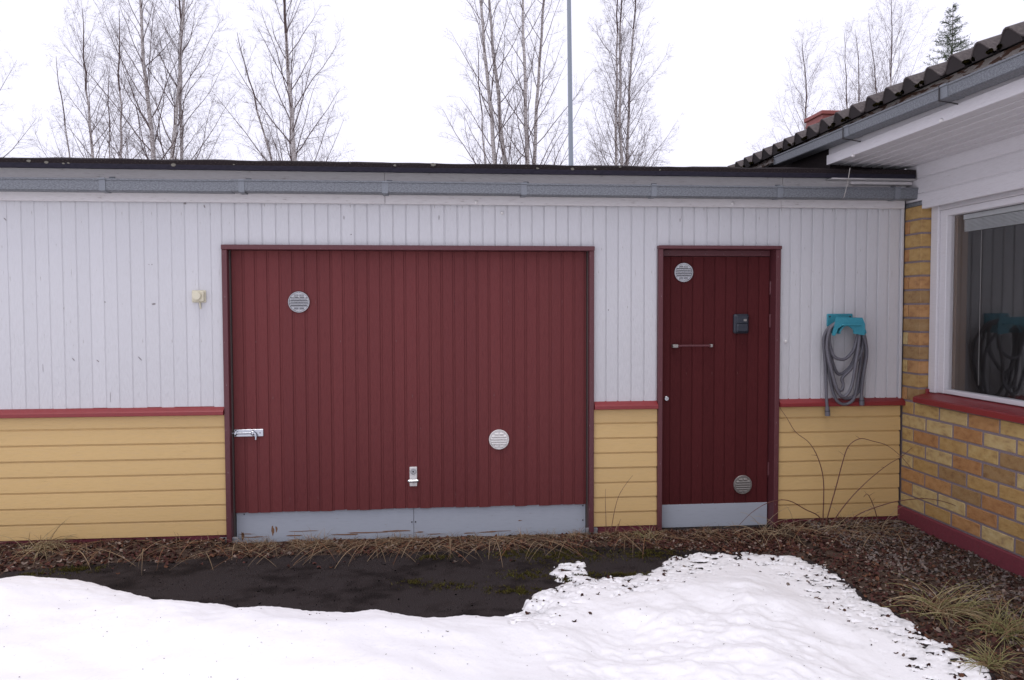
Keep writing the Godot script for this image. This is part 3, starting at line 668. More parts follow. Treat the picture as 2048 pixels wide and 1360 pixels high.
# ---------------------------------------------------------------- small things on the walls
func build_small() -> void:
	# light sensor / switch box
	var sw := Node3D.new(); hang(sw, "wall_switch", self)
	tag(sw, "small square cream switch box with round knob on the white boards", "switch")
	var p := at_z(397, 593, 0.02)
	var b := MB.new(); b.cbox(Vector3(p.x - 0.047, p.y - 0.042, -0.002), Vector3(p.x + 0.047, p.y + 0.044, 0.012), 0.003); b.cbox(Vector3(p.x - 0.042, p.y - 0.036, 0.012), Vector3(p.x + 0.040, p.y + 0.038, 0.034), 0.005); part(sw, "box", b.mesh(), M.cream)
	b = MB.new(); b.lathe(PackedVector2Array([Vector2(0.031, 0.033), Vector2(0.030, 0.050), Vector2(0.026, 0.054), Vector2(0.0003, 0.055)]), Transform3D(Basis(), Vector3(p.x - 0.006, p.y + 0.003, 0)), 24); part(sw, "knob", b.mesh(), M.cream)
	b = MB.new(); b.tube(PackedVector3Array([Vector3(p.x + 0.006, p.y - 0.04, 0.012), Vector3(p.x + 0.008, p.y - 0.07, 0.010), Vector3(p.x + 0.006, p.y - 0.085, -0.004)]), PackedFloat32Array([0.006, 0.006, 0.006]), 8, true); part(sw, "cable", b.mesh(), M.cream)
	# hose hanger
	var hh := Node3D.new(); hang(hh, "hose_hanger", self)
	tag(hh, "turquoise plastic hose hanger screwed to the white boards", "hose hanger")
	b = MB.new(); b.cbox(Vector3(2.912, 1.545, 0.001), Vector3(3.118, 1.642, 0.012), 0.005); part(hh, "back_plate", b.mesh(), M.teal)
	b = MB.new()
	var arch := PackedVector2Array()
	for k in 13: arch.append(Vector2(3.035 - 0.105 * cos(PI * k / 12.0), 1.50 + 0.075 * sin(PI * k / 12.0)))
	for k in range(12, -1, -1): arch.append(Vector2(3.035 - 0.098 * cos(PI * k / 12.0), 1.493 + 0.070 * sin(PI * k / 12.0)))
	b.prism(arch, Transform3D(Basis(), Vector3(0, 0, 0.012)), 0.155); part(hh, "saddle", b.mesh(), M.teal)
	b = MB.new()
	var hz := func(a: float, c: float, z: float) -> Vector3: return at_z(1600.0 + a / 4.855, 580.0 + c / 4.857, z)
	var fl := PackedVector2Array()
	for q in [[352, 265], [605, 268], [632, 330], [628, 440], [522, 425], [515, 385], [470, 350], [410, 350], [372, 372], [342, 445], [310, 440], [335, 340]]:
		var t: Vector3 = hz.call(q[0], q[1], 0.17); fl.append(Vector2(t.x, t.y))
	b.prism(fl, Transform3D(Basis(), Vector3(0, 0, 0.165)), 0.006)
	var l0: Vector3 = hz.call(400, 282, 0.17); var l1: Vector3 = hz.call(590, 345, 0.17)
	b.cbox(Vector3(l0.x, l1.y, 0.168), Vector3(l1.x, l1.y + 0.012, 0.192), 0.003)
	part(hh, "front_lip", b.mesh(), M.teal)
	b = MB.new()
	for x in [2.935, 3.095]: b.lathe(PackedVector2Array([Vector2(0.007, 0.012), Vector2(0.005, 0.015), Vector2(0.0003, 0.016)]), Transform3D(Basis(), Vector3(x, 1.620, 0)), 10)
	part(hh, "screws", b.mesh(), M.dark_metal)
	# hose: one long tube wound over the saddle
	var ho := Node3D.new(); hang(ho, "garden_hose", self)
	tag(ho, "grey garden hose coiled over the turquoise hanger", "hose")
	var c := []
	# each loop: left x, right x, bottom y, bottom x, depth
	c.append_array([hz.call(266, 1175, 0.05), hz.call(255, 1000, 0.055), hz.call(248, 750, 0.06), hz.call(232, 560, 0.07), hz.call(238, 440, 0.08), hz.call(300, 350, 0.09), hz.call(420, 300, 0.085), hz.call(560, 340, 0.08)])
	var loops := [
		[[640, 520], [600, 860], [560, 1000], [450, 1052], [360, 980], [270, 720], [230, 520]],
		[[590, 460], [600, 600], [560, 900], [520, 1060], [430, 1110], [350, 1060], [300, 900], [262, 640], [250, 480]],
		[[560, 470], [545, 600], [490, 740], [400, 815], [350, 790], [305, 660], [275, 500]],
		[[610, 470], [590, 620], [500, 760], [410, 855], [420, 920], [400, 975], [350, 950], [310, 780], [280, 560]],
		[[550, 470], [520, 580], [460, 655], [400, 675], [330, 645], [300, 570], [285, 480]],
		[[575, 480], [540, 720], [510, 900], [470, 1000], [420, 1035], [365, 975], [300, 760], [262, 560]]]
	var zk := 0.05
	for i in loops.size():
		zk = 0.035 + 0.022 * i
		for q in loops[i]: c.append(hz.call(q[0], q[1], zk + 0.008 * sin(q[1] * 0.02)))
		c.append_array([hz.call(300, 365, zk + 0.01), hz.call(430, 305, zk + 0.01), hz.call(560, 350, zk + 0.012)])
	c.append_array([hz.call(625, 470, 0.14), hz.call(648, 620, 0.11), hz.call(615, 830, 0.08), hz.call(598, 1000, 0.06), hz.call(598, 1040, 0.055)])
	var sp := spline(c, 7)
	b = MB.new(); b.tube(sp, radii(sp.size(), 0.0118, 0.0118), 10, true); part(ho, "tube", b.mesh(), M.hose)
	for e in [[hz.call(264, 1130, 0.052), hz.call(268, 1222, 0.05)], [hz.call(598, 1030, 0.057), hz.call(600, 1118, 0.055)]]:
		var A: Vector3 = e[0]; var B: Vector3 = e[1]
		b = MB.new(); b.tube(PackedVector3Array([A, A.lerp(B, 0.35), A.lerp(B, 0.42), B]), PackedFloat32Array([0.0135, 0.017, 0.019, 0.019]), 14, true); part(ho, "connector", b.mesh(), M.hose)
		b = MB.new(); b.tube(PackedVector3Array([A.lerp(B, 0.44), A.lerp(B, 0.52)]), PackedFloat32Array([0.0196, 0.0196]), 14, true); part(ho, "seal_ring", b.mesh(), M.black)
	# cord from the eave to the gutter
	var a := at_x(1700, 336, 2.911); var e2 := at_z(1688, 394, 0.163)
	b = MB.new(); b.tube(PackedVector3Array([a, a.lerp(e2, 0.5) + Vector3(0.004, 0, 0.004), e2, e2 + Vector3(0, -0.01, -0.02)]), PackedFloat32Array([0.0025, 0.0025, 0.0025, 0.0025]), 6, true)
	tag(part(self, "cord", b.mesh(), M.rope), "thin pale cord strung from the white eave down to the garage gutter", "cord")
	for s in [[1571, 683, "white cable clip on the boards between side door and hose"], [1465, 407, "white cable clip on the fascia above the side door"], [952, 404, "white cable clip on the fascia above the garage door"], [1004, 426, "white cable clip on the short boards above the garage door"]]:
		var onf: bool = s[1] < 410
		var q := at_z(s[0], s[1], 0.043 if onf else 0.002)
		b = MB.new(); b.lathe(PackedVector2Array([Vector2(0.011, -0.004), Vector2(0.012, 0.006), Vector2(0.008, 0.012), Vector2(0.0003, 0.014)]), Transform3D(Basis(), q), 12)
		tag(part(self, "cable_clip", b.mesh(), M.white_plastic), s[2], "cable clip", "cable clips on the garage front")

# ---------------------------------------------------------------- ground
var edge := PackedVector2Array()
var fnz := FastNoiseLite.new()
func snow_inside(p: Vector2) -> float:
	var d := 1e9
	for i in edge.size() - 1:
		d = minf(d, p.distance_squared_to(Geometry2D.get_closest_point_to_segment(p, edge[i], edge[i + 1])))
	d = sqrt(d)
	return d if Geometry2D.is_point_in_polygon(p, edge) else -d
func soil_h(x: float, z: float) -> float:
	var wf := 0.30
	if x < -1.5: wf = lerpf(0.26, 0.44, clampf((-1.5 - x) / 1.2, 0, 1))
	elif x > 1.0: wf = lerpf(0.30, 0.42, clampf((x - 1.0) / 0.8, 0, 1))
	var xb := 2.50 if z > 0.80 else lerpf(1.55, 2.50, clampf((z - 0.35) / 0.4, 0, 1))
	var f := maxf(wf - z, x - xb)
	var most := 0.045
	if x > -1.55 and x < 2.55: most = lerpf(0.006, 0.045, clampf((z - 0.45) / 0.5, 0.0, 1.0))
	return clampf(f * 0.22, -0.05, most) + fnz.get_noise_2d(x * 6.0, z * 6.0) * (0.010 if most < 0.03 else 0.018)
func heightfield(x0: float, x1: float, nx: int, z0: float, z1: float, nz: int, f: Callable, tint = null) -> ArrayMesh:
	var b := MB.new()
	for j in nz + 1:
		for i in nx + 1:
			var x := lerpf(x0, x1, float(i) / nx); var z := lerpf(z0, z1, float(j) / nz)
			b.v.append(Vector3(x, f.call(x, z), z))
			if tint != null: b.c.append(tint.call(x, z))
	var dx := (x1 - x0) / nx; var dz := (z1 - z0) / nz
	for j in nz + 1:
		for i in nx + 1:
			var l := b.v[j * (nx + 1) + maxi(i - 1, 0)].y; var r := b.v[j * (nx + 1) + mini(i + 1, nx)].y
			var u := b.v[maxi(j - 1, 0) * (nx + 1) + i].y; var d := b.v[mini(j + 1, nz) * (nx + 1) + i].y
			b.n.append(Vector3((l - r) / (2 * dx), 1, (u - d) / (2 * dz)).normalized())
	for j in nz:
		for i in nx:
			var a := j * (nx + 1) + i
			b.ix.append_array([a, a + 1, a + nx + 1, a + 1, a + nx + 2, a + nx + 1])
	return b.mesh()
func snow_h(x: float, z: float) -> float:
	var d := snow_inside(Vector2(x, z)) + fnz.get_noise_2d(x * 30.0, z * 30.0) * (0.02 if x < 0.45 else 0.05) + (0.0 if x < 0.45 else fnz.get_noise_2d(x * 11.0 + 5.0, z * 11.0) * 0.10)
	if d < -0.12: return -0.06
	var wave := fnz.get_noise_2d(x * 2.2 + 7.0, z * 2.2) * 0.075 + fnz.get_noise_2d(x * 7.0, z * 7.0 + 3.0) * 0.006 + fnz.get_noise_2d(x * 24.0, z * 24.0) * 0.0016
	var thick := smoothstep(1.0, -0.4, x)          # the bank is deep on the open side, a thin sheet by the side door
	var bank := 0.20 * (1.0 - exp(-maxf(d, 0.0) / 0.30)) + 0.035 * (1.0 - exp(-maxf(d, 0.0) / 0.015))
	var thin := 0.012 * (1.0 - exp(-maxf(d, 0.0) / 0.02)) + 0.16 * smoothstep(0.35, 1.6, d)
	var h := lerpf(thin, bank, thick) + wave * smoothstep(0.0, 0.5, d)
	h = maxf(h, 0.006)
	if d < 0.0: h = d * 0.6
	# melted spots and litter show through the thin sheet
	if thick < 0.5 and d < 0.35:
		h -= maxf(0.0, fnz.get_noise_2d(x * 22.0 + 40.0, z * 42.0) + 0.5 * fnz.get_noise_2d(x * 70.0, z * 90.0) - 0.12 - d * 0.9) * 0.10
	return h
func scatter(called: String, m: Mesh, list: Array, mt: Material) -> MultiMeshInstance3D:
	var mm := MultiMesh.new()
	mm.transform_format = MultiMesh.TRANSFORM_3D; mm.use_colors = true; mm.mesh = m; mm.instance_count = list.size()
	for i in list.size():
		mm.set_instance_transform(i, list[i][0]); mm.set_instance_color(i, list[i][1])
	var o := MultiMeshInstance3D.new()
	o.multimesh = mm; o.material_override = mt
	hang(o, called, self)
	return o
func blade(bend: float, w: float) -> ArrayMesh:
	var b := MB.new()
	var p := Vector3.ZERO; var a := 0.0
	var prev := [Vector3(0, 0, -w), Vector3(0, 0, w)]
	for k in 6:
		a += bend / 6.0
		p += Vector3(sin(a), cos(a), 0) / 6.0
		var ww := w * (1.0 - (k + 1) / 6.0 * 0.92)
		var cur := [p + Vector3(0, 0, -ww), p + Vector3(0, 0, ww)]
		b.quad(prev[0], prev[1], cur[1], cur[0], Vector3(-1, 0.5, 0))
		prev = cur
	return b.mesh()
func straw() -> Color:
	var s := rng.randf_range(0.55, 1.15)
	return Color(0.30 * s, 0.215 * s, 0.135 * s) if rng.randf() < 0.68 else Color(0.22 * s, 0.11 * s, 0.06 * s)
func leaf_color() -> Color:
	var s := rng.randf_range(0.4, 1.2); var t := rng.randf()
	if t < 0.6: return Color(0.085 * s, 0.036 * s, 0.030 * s)
	if t < 0.85: return Color(0.13 * s, 0.060 * s, 0.036 * s)
	return Color(0.26 * s, 0.20 * s, 0.165 * s)
func build_ground() -> void:
	fnz.frequency = 0.35; fnz.seed = 11; fnz.fractal_octaves = 3
	for q in [[-8.0, 1.2], [-5.0, 0.95], [-2.659, 0.811], [-2.547, 0.751], [-2.429, 0.753], [-2.259, 0.806], [-2.05, 0.887], [-1.85, 1.033], [-1.674, 1.13], [-1.525, 1.245], [-1.353, 1.277], [-1.18, 1.316], [-1.056, 1.386], [-0.899, 1.365], [-0.782, 1.42], [-0.641, 1.462], [-0.505, 1.482], [-0.348, 1.448], [-0.236, 1.515], [-0.1, 1.584], [0.006, 1.567], [0.087, 1.54], [0.303, 1.546], [0.422, 1.448], [0.506, 1.195], [0.607, 1.105], [0.717, 0.985], [0.743, 0.705], [0.887, 0.637], [0.871, 0.91], [1.096, 0.977], [1.275, 0.902], [1.568, 0.577], [1.899, 0.533], [2.164, 0.581], [2.421, 0.714], [2.456, 0.921], [2.451, 1.241], [2.439, 1.484], [2.462, 1.742], [2.476, 1.94], [2.514, 2.122], [2.524, 2.287], [2.54, 2.464], [2.55, 3.2], [2.5, 12.0], [-8.0, 12.0]]:
		edge.append(Vector2(q[0], q[1]))
	edge.append(edge[0])
	var b := MB.new()
	b.quad(Vector3(-150, -0.062, -150), Vector3(150, -0.062, -150), Vector3(150, -0.062, 150), Vector3(-150, -0.062, 150), Vector3.UP)
	part(self, "ground", b.mesh(), M.ground).set_meta("kind", "structure")
	# worn asphalt: slightly uneven, with old patches of finer and coarser binder
	var stain := func(x: float, z: float) -> Color:
		var k := 0.95 + 0.9 * fnz.get_noise_2d(x * 4.0, z * 6.0 + 90.0) + 0.55 * fnz.get_noise_2d(x * 18.0, z * 26.0 + 20.0)
		k = clampf(k, 0.5, 1.6)
		return Color(k, k * 0.98, k * 0.97)
	part(self, "asphalt_yard", heightfield(-7.5, 2.9, 420, 0.0, 4.0, 150, func(x, z): return fnz.get_noise_2d(x * 3.0, z * 3.0 + 50.0) * 0.006 - 0.002, stain), M.asphalt).set_meta("kind", "structure")
	part(self, "soil", heightfield(-7.5, 3.52, 440, -0.01, 4.5, 150, func(x, z): return soil_h(x, z)), M.soil).set_meta("kind", "structure")
	# grains of grit and grey slush in the old snow, thickest in the thin sheet by the side door
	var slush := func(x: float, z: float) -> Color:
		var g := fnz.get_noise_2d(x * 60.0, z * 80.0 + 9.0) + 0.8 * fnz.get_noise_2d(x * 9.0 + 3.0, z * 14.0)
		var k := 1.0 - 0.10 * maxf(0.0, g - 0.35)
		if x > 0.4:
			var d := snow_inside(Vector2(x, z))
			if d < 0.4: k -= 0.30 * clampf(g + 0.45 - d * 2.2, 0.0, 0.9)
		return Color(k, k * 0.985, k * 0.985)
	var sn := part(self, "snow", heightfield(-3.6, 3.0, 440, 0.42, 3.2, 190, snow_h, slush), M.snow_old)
	tag(sn, "melting white snow bank lying over the dark asphalt yard", "snow", "", "stuff")
	var far := func(x: float, z: float) -> float: return 0.13 + fnz.get_noise_2d(x * 1.5, z * 1.5) * 0.09 - 0.22 * smoothstep(2.3, 2.7, x)
	var s2 := part(self, "snow", heightfield(-8.0, 3.0, 60, 3.19, 14.0, 60, far), M.snow)
	tag(s2, "deep white snow covering the open yard away from the garage", "snow", "", "stuff")
	var s3 := part(self, "snow", heightfield(-8.0, -3.59, 40, 1.2, 3.2, 20, func(x, z): return 0.18 * smoothstep(1.2, 1.7, z) - 0.02 + fnz.get_noise_2d(x * 2.0, z * 2.0) * 0.06), M.snow)
	tag(s3, "white snow ridge continuing along the yellow boards away from the doors", "snow", "", "stuff")

	# dead leaves
	var lf := MB.new()
	var rim := []
	for k in 9:
		var a := TAU * k / 9.0
		rim.append(Vector3(cos(a) * 0.5 * (1.25 if k == 0 else 1.0), 0.16 * sin(a * 2.0 + 0.6) + 0.08 * sin(a * 3.0), sin(a) * 0.36))
	for k in 9: lf.quad(Vector3(0, -0.03, 0), rim[k], rim[(k + 1) % 9], rim[(k + 1) % 9] * 0.5, Vector3.UP)
	var leaf := lf.mesh()
	var L := []
	var tries := 0
	while L.size() < 13000 and tries < 90000:
		tries += 1
		var x := rng.randf_range(-3.6, 3.50); var z := rng.randf_range(0.01, 0.6)
		if rng.randf() < 0.55: x = rng.randf_range(1.5, 3.50); z = rng.randf_range(0.02, 3.4)
		var h := soil_h(x, z)
		if h < -0.004 and rng.randf() > 0.02: continue
		if x > -1.5 and x < 1.1 and rng.randf() < 0.45: continue
		var s := rng.randf_range(0.012, 0.042)
		var bs := Basis.from_euler(Vector3(rng.randf_range(-0.4, 0.4), rng.randf() * TAU, rng.randf_range(-0.4, 0.4))).scaled(Vector3(s, s, s * rng.randf_range(0.5, 1.2)))
		L.append([Transform3D(bs, Vector3(x, maxf(h, 0.0) + rng.randf_range(0.001, 0.009), z)), leaf_color() if x < 2.75 or rng.randf() < 0.45 else leaf_color().lerp(Color(0.20, 0.175, 0.16), rng.randf_range(0.3, 0.9))])
	# strays on the snow's thin edge
	for i in 800:
		var x := rng.randf_range(0.45, 2.6); var z := rng.randf_range(0.5, 2.6)
		var d := snow_inside(Vector2(x, z))
		if d < 0.0 or rng.randf() < d * 2.4 - (0.0 if x < 2.0 else 0.1): continue
		var s := rng.randf_range(0.008, 0.034)
		L.append([Transform3D(Basis.from_euler(Vector3(rng.randf_range(-0.5, 0.5), rng.randf() * TAU, rng.randf_range(-0.5, 0.5))).scaled(Vector3(s, s, s)), Vector3(x, maxf(snow_h(x, z), 0.0) + 0.003, z)), leaf_color() * 0.7])
	for i in 240:
		var x := rng.randf_range(-2.6, 2.2); var z := rng.randf_range(0.9, 2.6)
		if snow_inside(Vector2(x, z)) < 0.05: continue
		var s := rng.randf_range(0.003, 0.008) * (2.0 if rng.randf() < 0.06 else 1.0)
		L.append([Transform3D(Basis.from_euler(Vector3(0, rng.randf() * TAU, 0)).scaled(Vector3(s, s, s)), Vector3(x, snow_h(x, z) + 0.002, z)), Color(0.12, 0.10, 0.09)])
	tag(scatter("leaf_litter", leaf, L, M.tinted), "brown dead leaves littering the ground along the walls", "leaves", "", "stuff")
	# small pale stones on the asphalt
	var st := MB.new(); st.lathe(PackedVector2Array([Vector2(0.5, -0.2), Vector2(0.42, 0.22), Vector2(0.01, 0.4)]), Transform3D(Basis(Vector3(1, 0, 0), Vector3(0, 0, 1), Vector3(0, 1, 0)), Vector3.ZERO), 6)
	var S := []
	for i in 1700:
		var x := rng.randf_range(-3.4, 1.6); var z := rng.randf_range(0.3, 1.7)
		if soil_h(x, z) > 0.0: continue
		var s := rng.randf_range(0.003, 0.007) * (1.9 if rng.randf() < 0.05 else 1.0)
		var g := rng.randf_range(0.03, 0.20) * (2.2 if rng.randf() < 0.12 else 1.0)
		S.append([Transform3D(Basis.from_euler(Vector3(0, rng.randf() * TAU, 0)).scaled(Vector3(s, s * 0.6, s * 0.8)), Vector3(x, 0.001, z)), Color(g, g * 0.95, g * 0.93)])
	tag(scatter("gravel", st.mesh(), S, M.tinted), "small pale stones strewn over the dark asphalt", "gravel", "", "stuff")
	# straw: short matted tufts along the walls, long blades flopped over the asphalt
	var bent := blade(1.7, 0.016); var flat := blade(0.5, 0.0075)
	var B1 := []
	for i in 12500:
		var x := rng.randf_range(-1.5, 1.15); var z := absf(rng.randfn(0.05, 0.075)) + 0.01
		var t := rng.randf()
		if t < 0.10: x = rng.randf_range(-3.6, -1.5); z = absf(rng.randfn(0.08, 0.10)) + 0.02
		elif t < 0.27: x = rng.randf_range(1.1, 2.5); z = absf(rng.randfn(0.08, 0.08)) + 0.02
		elif t < 0.42: x = rng.randf_range(2.4, 3.5); z = absf(rng.randfn(0.12, 0.16)) + 0.02
		elif t < 0.50: x = rng.randf_range(2.6, 3.5); z = rng.randf_range(0.1, 2.6)
		var clump := fnz.get_noise_2d(x * 14.0, z * 5.0)
		if clump < -0.02 and rng.randf() < 0.8: continue
		var len := rng.randf_range(0.035, 0.095) * (1.0 + 1.2 * maxf(clump, 0.0))
		var bs := Basis.from_euler(Vector3(rng.randf_range(-1.4, 1.4), rng.randf() * TAU, rng.randf_range(-1.5, 0.4)))
		B1.append([Transform3D(bs.scaled(Vector3(len, len, len)), Vector3(x, maxf(soil_h(x, z), 0.0) - 0.004, z)), straw()])
	tag(scatter("dry_grass", bent, B1, M.tinted), "matted tan dead grass growing along the foot of the garage", "grass", "", "stuff")
	var B2 := []
	for i in 430:
		var x := rng.randf_range(-3.2, 2.4); var z := rng.randf_range(0.04, 0.26)
		if rng.randf() < 0.3: x = rng.randf_range(-1.0, 0.9)
		if rng.randf() < 0.15: x = rng.randf_range(2.4, 3.4); z = rng.randf_range(0.1, 0.5)
		var len := rng.randf_range(0.18, 0.50)
		var dir := rng.randf_range(-2.6, -0.5)       # towards the yard
		var bs := Basis(Vector3.UP, dir) * Basis(Vector3(0, 0, 1), -rng.randf_range(1.2, 1.46))
		B2.append([Transform3D(bs.scaled(Vector3(len, len, len)), Vector3(x, maxf(soil_h(x, z), 0.0) + 0.02, z)), straw()])
	tag(scatter("fallen_straw", flat, B2, M.tinted), "long tan straw blades fallen out over leaves and asphalt", "straw", "", "stuff")
	# moss: clumped cushions of tiny fronds
	var fr := blade(0.8, 0.16)
	var MO := []
	for q in [[1130, 1112, .17, 420], [1030, 1108, .10, 160], [1140, 1160, .05, 120], [1050, 1183, .05, 120], [900, 1172, .08, 90], [870, 1115, .06, 80], [1300, 1108, .12, 260], [1180, 1150, .05, 90], [150, 1140, .09, 160], [70, 1150, .06, 70], [1240, 1150, .04, 70], [1290, 1150, .05, 80], [1060, 1150, .10, 160], [830, 1165, .06, 60], [1010, 1180, .07, 80]]:
		var c := at_y(q[0], q[1], 0.0)
		for i in q[3] * 8:
			var x: float = c.x + rng.randfn(0, q[2]); var z: float = c.z + rng.randfn(0, q[2] * 0.45)
			if fnz.get_noise_2d(x * 40.0, z * 40.0) < -0.05 or z < 0.25: continue
			var len := rng.randf_range(0.008, 0.020)
			var s := rng.randf_range(0.5, 1.2)
			MO.append([Transform3D(Basis.from_euler(Vector3(rng.randf_range(-0.7, 0.7), rng.randf() * TAU, rng.randf_range(-0.7, 0.7))).scaled(Vector3(len, len, len)), Vector3(x, maxf(soil_h(x, z), 0.0), z)), Color(0.075 * s, 0.060 * s, 0.016 * s) if rng.randf() < 0.88 else Color(0.11 * s, 0.115 * s, 0.02 * s)])
	tag(scatter("moss", fr, MO, M.tinted), "yellow green moss growing in patches on the dark asphalt", "moss", "", "stuff")
	# grass tufts that stand out one by one
	for q in [[1890, 1240, 150, 0.30, "big straggly tuft of pale green and tan grass beside the snow by the brick wall", 0.45], [2010, 1285, 150, 0.22, "mossy green grass tuft growing at the rim of the leaf bed near the brick wall", 0.75], [85, 1112, 110, 0.24, "dry grass tuft leaning out under the long run of yellow boards", 0.2], [1288, 1080, 36, 0.16, "small pale grass tuft beside the door frame under the short yellow boards", 0.35], [1985, 1335, 110, 0.16, "low green and brown grass tuft at the snow edge by the brick wall", 0.7]]:
		tuft(q[0], q[1], q[2], q[3], q[4], q[5])

func tuft(px: float, py: float, count: int, size: float, label: String, green: float) -> void:
	var T := Node3D.new(); hang(T, "grass_tuft", self)
	var c := at_y(px, py, 0.0)
	c.y = maxf(soil_h(c.x, c.z), 0.0) - 0.005
	T.position = c
	tag(T, label, "grass tuft", "grass tufts by the walls")
	var mats := [plain(col(0.40, 0.32, 0.18), 0.8), plain(col(0.25, 0.23, 0.09), 0.8), plain(col(0.26, 0.16, 0.085), 0.8)]
	for k in 3:
		var b := MB.new()
		for i in count / 3:
			var a := rng.randf() * TAU
			if size > 0.22 and rng.randf() < 0.6: a = rng.randf_range(-0.4, 2.4)
			var ln := size * rng.randf_range(0.5, 1.25); var tilt := rng.randf_range(0.35, 1.35); var droop := rng.randf_range(0.5, 1.9)
			var p := Vector3(rng.randfn(0, size * 0.22), 0, rng.randfn(0, size * 0.16))
			var pts := PackedVector3Array([p])
			for s in 6:
				var e := tilt + droop * s / 6.0
				p += Vector3(cos(a) * sin(e), cos(e), sin(a) * sin(e)) * ln / 6.0
				p.y = maxf(p.y, 0.008)
				pts.append(p)
			b.tube(pts, PackedFloat32Array([0.0022, 0.0022, 0.002, 0.0018, 0.0014, 0.001, 0.0004]), 3)
		var mt: Material = mats[k]
		if k == 1 and green < 0.3: mt = mats[0]
		if k == 0 and green > 0.6: mt = mats[1]
		part(T, "blades", b.mesh(), mt)

func build_canes() -> void:
	# bramble canes in the corner
	var br := Node3D.new(); hang(br, "bramble_bush", self)
	tag(br, "bare thorny canes arching up in front of the yellow boards below the hose", "bramble")
	var c8 := func(a: float, c: float, z: float) -> Vector3: return at_z(1150.0 + a / 2.72, 680.0 + c / 2.72, z)
	var canes := [
		[[1345, 1085, .16], [1350, 950, .15], [1352, 770, .14], [1325, 650, .13], [1275, 560, .12], [1200, 500, .11], [1150, 420, .10], [1115, 370, .09]],
		[[1350, 1085, .17], [1375, 960, .18], [1420, 800, .19], [1460, 650, .20], [1490, 575, .20], [1550, 537, .20], [1620, 550, .21], [1700, 575, .22], [1775, 635, .24], [1830, 700, .27]],
		[[1360, 1080, .18], [1420, 965, .18], [1500, 860, .18], [1600, 760, .18], [1700, 680, .2], [1775, 635, .22], [1835, 585, .24]],
		[[1345, 1085, .16], [1335, 970, .18], [1250, 920, .2], [1180, 880, .22], [1120, 870, .23], [1040, 890, .25], [960, 940, .27], [890, 1010, .28]],
		[[1365, 1085, .18], [1450, 1010, .22], [1560, 940, .25], [1700, 890, .3], [1800, 870, .36], [1900, 863, .46], [1990, 875, .56], [2080, 905, .66], [2220, 965, .76]],
		[[1650, 1040, .2], [1640, 955, .2], [1615, 880, .2], [1590, 838, .2], [1570, 855, .2]]]
	for k in canes.size():
		var pts := []
		for q in canes[k]: pts.append(c8.call(q[0], q[1], q[2]))
		var sp := spline(pts, 5)
		var b := MB.new(); b.tube(sp, radii(sp.size(), 0.0048, 0.0016), 6)
		for j in range(4, sp.size() - 2, 3):      # side shoots
			if rng.randf() < 0.45:
				var d := Vector3(rng.randf_range(-1, 1), rng.randf_range(-0.2, 0.8), rng.randf_range(-0.5, 0.5)).normalized() * rng.randf_range(0.015, 0.06)
				b.tube(PackedVector3Array([sp[j], sp[j] + d * 0.5, sp[j] + d + Vector3(0, -0.004, 0)]), PackedFloat32Array([0.0016, 0.0013, 0.0006]), 4)
		part(br, "cane", b.mesh(), M.cane if k != 1 else M.cane)
	var b2 := MB.new()
	for i in 90:
		var p := c8.call(rng.randf_range(980, 1700), 1060.0, rng.randf_range(0.10, 0.30)) as Vector3
		var a := rng.randf() * TAU; var ln := rng.randf_range(0.10, 0.38); var tilt := rng.randf_range(0.2, 1.3)
		var pts := PackedVector3Array([p])
		for s in 6:
			var e := tilt + s * 0.16
			p += Vector3(cos(a) * sin(e), cos(e), absf(sin(a)) * sin(e)) * ln / 6.0; p.y = maxf(p.y, 0.03); pts.append(p)
		b2.tube(pts, radii(7, 0.0026, 0.0010), 3)
	part(br, "dry_stalks", b2.mesh(), M.cane_pale)
	var sh := Node3D.new(); hang(sh, "twig_shoot", self)
	tag(sh, "two thin bare twigs standing before the short yellow boards between the doors", "twigs")
	for cc in [[[170, 1075, .08], [168, 960, .08], [165, 880, .08], [166, 810, .075]], [[190, 1075, .09], [215, 930, .09], [240, 845, .085], [280, 780, .08], [314, 737, .08]], [[235, 1075, .1], [238, 1010, .1], [248, 975, .1]]]:
		var pts := []
		for q in cc: pts.append(c8.call(q[0], q[1], q[2]))
		var sp := spline(pts, 5)
		var b := MB.new(); b.tube(sp, radii(sp.size(), 0.0028, 0.001), 5); part(sh, "twig", b.mesh(), M.cane)

# ---------------------------------------------------------------- trees
func sway(r: RandomNumberGenerator, s: float) -> Vector3:
	return Vector3(r.randf_range(-s, s), r.randf_range(-s, s), r.randf_range(-s, s))
func limb(b: MB, r: RandomNumberGenerator, p: Vector3, d: Vector3, ln: float, rad: float, level: int, up: float, dense: float) -> void:
	var segs: int = [0, 7, 5, 3][level]
	var pts := PackedVector3Array([p]); var rr := PackedFloat32Array([rad])
	for i in segs:
		d = (d + sway(r, [0.0, 0.15, 0.24, 0.30][level]) + Vector3(0, up, 0)).normalized()
		p += d * ln / segs
		pts.append(p); rr.append(rad * (1.0 - 0.82 * (i + 1.0) / segs))
	b.tube(pts, rr, 5 if level == 1 else 3)
	if level >= 3: return
	var kids := int(round(ln * ([0.0, 6.0, 12.5][level]) * dense)) + 2
	for k in kids:
		var t := r.randf_range(0.18, 1.0)
		var f := t * segs; var i := mini(int(f), segs - 1)
		var q := pts[i].lerp(pts[i + 1], f - i)
		var dd := (pts[i + 1] - pts[i]).normalized()
		var side := dd.cross(sway(r, 1.0)).normalized()
		var nd := (dd * r.randf_range(0.5, 1.0) + side * r.randf_range(0.5, 1.0)).normalized()
		var nl := ln * (1.0 - t * 0.6) * r.randf_range(0.25, 0.5)
		if level == 2: nl = clampf(nl, 0.14, 0.6)
		limb(b, r, q, nd, nl, maxf(rr[i] * 0.40, 0.0020), level + 1, [0.0, 0.05, -0.015][level], dense)
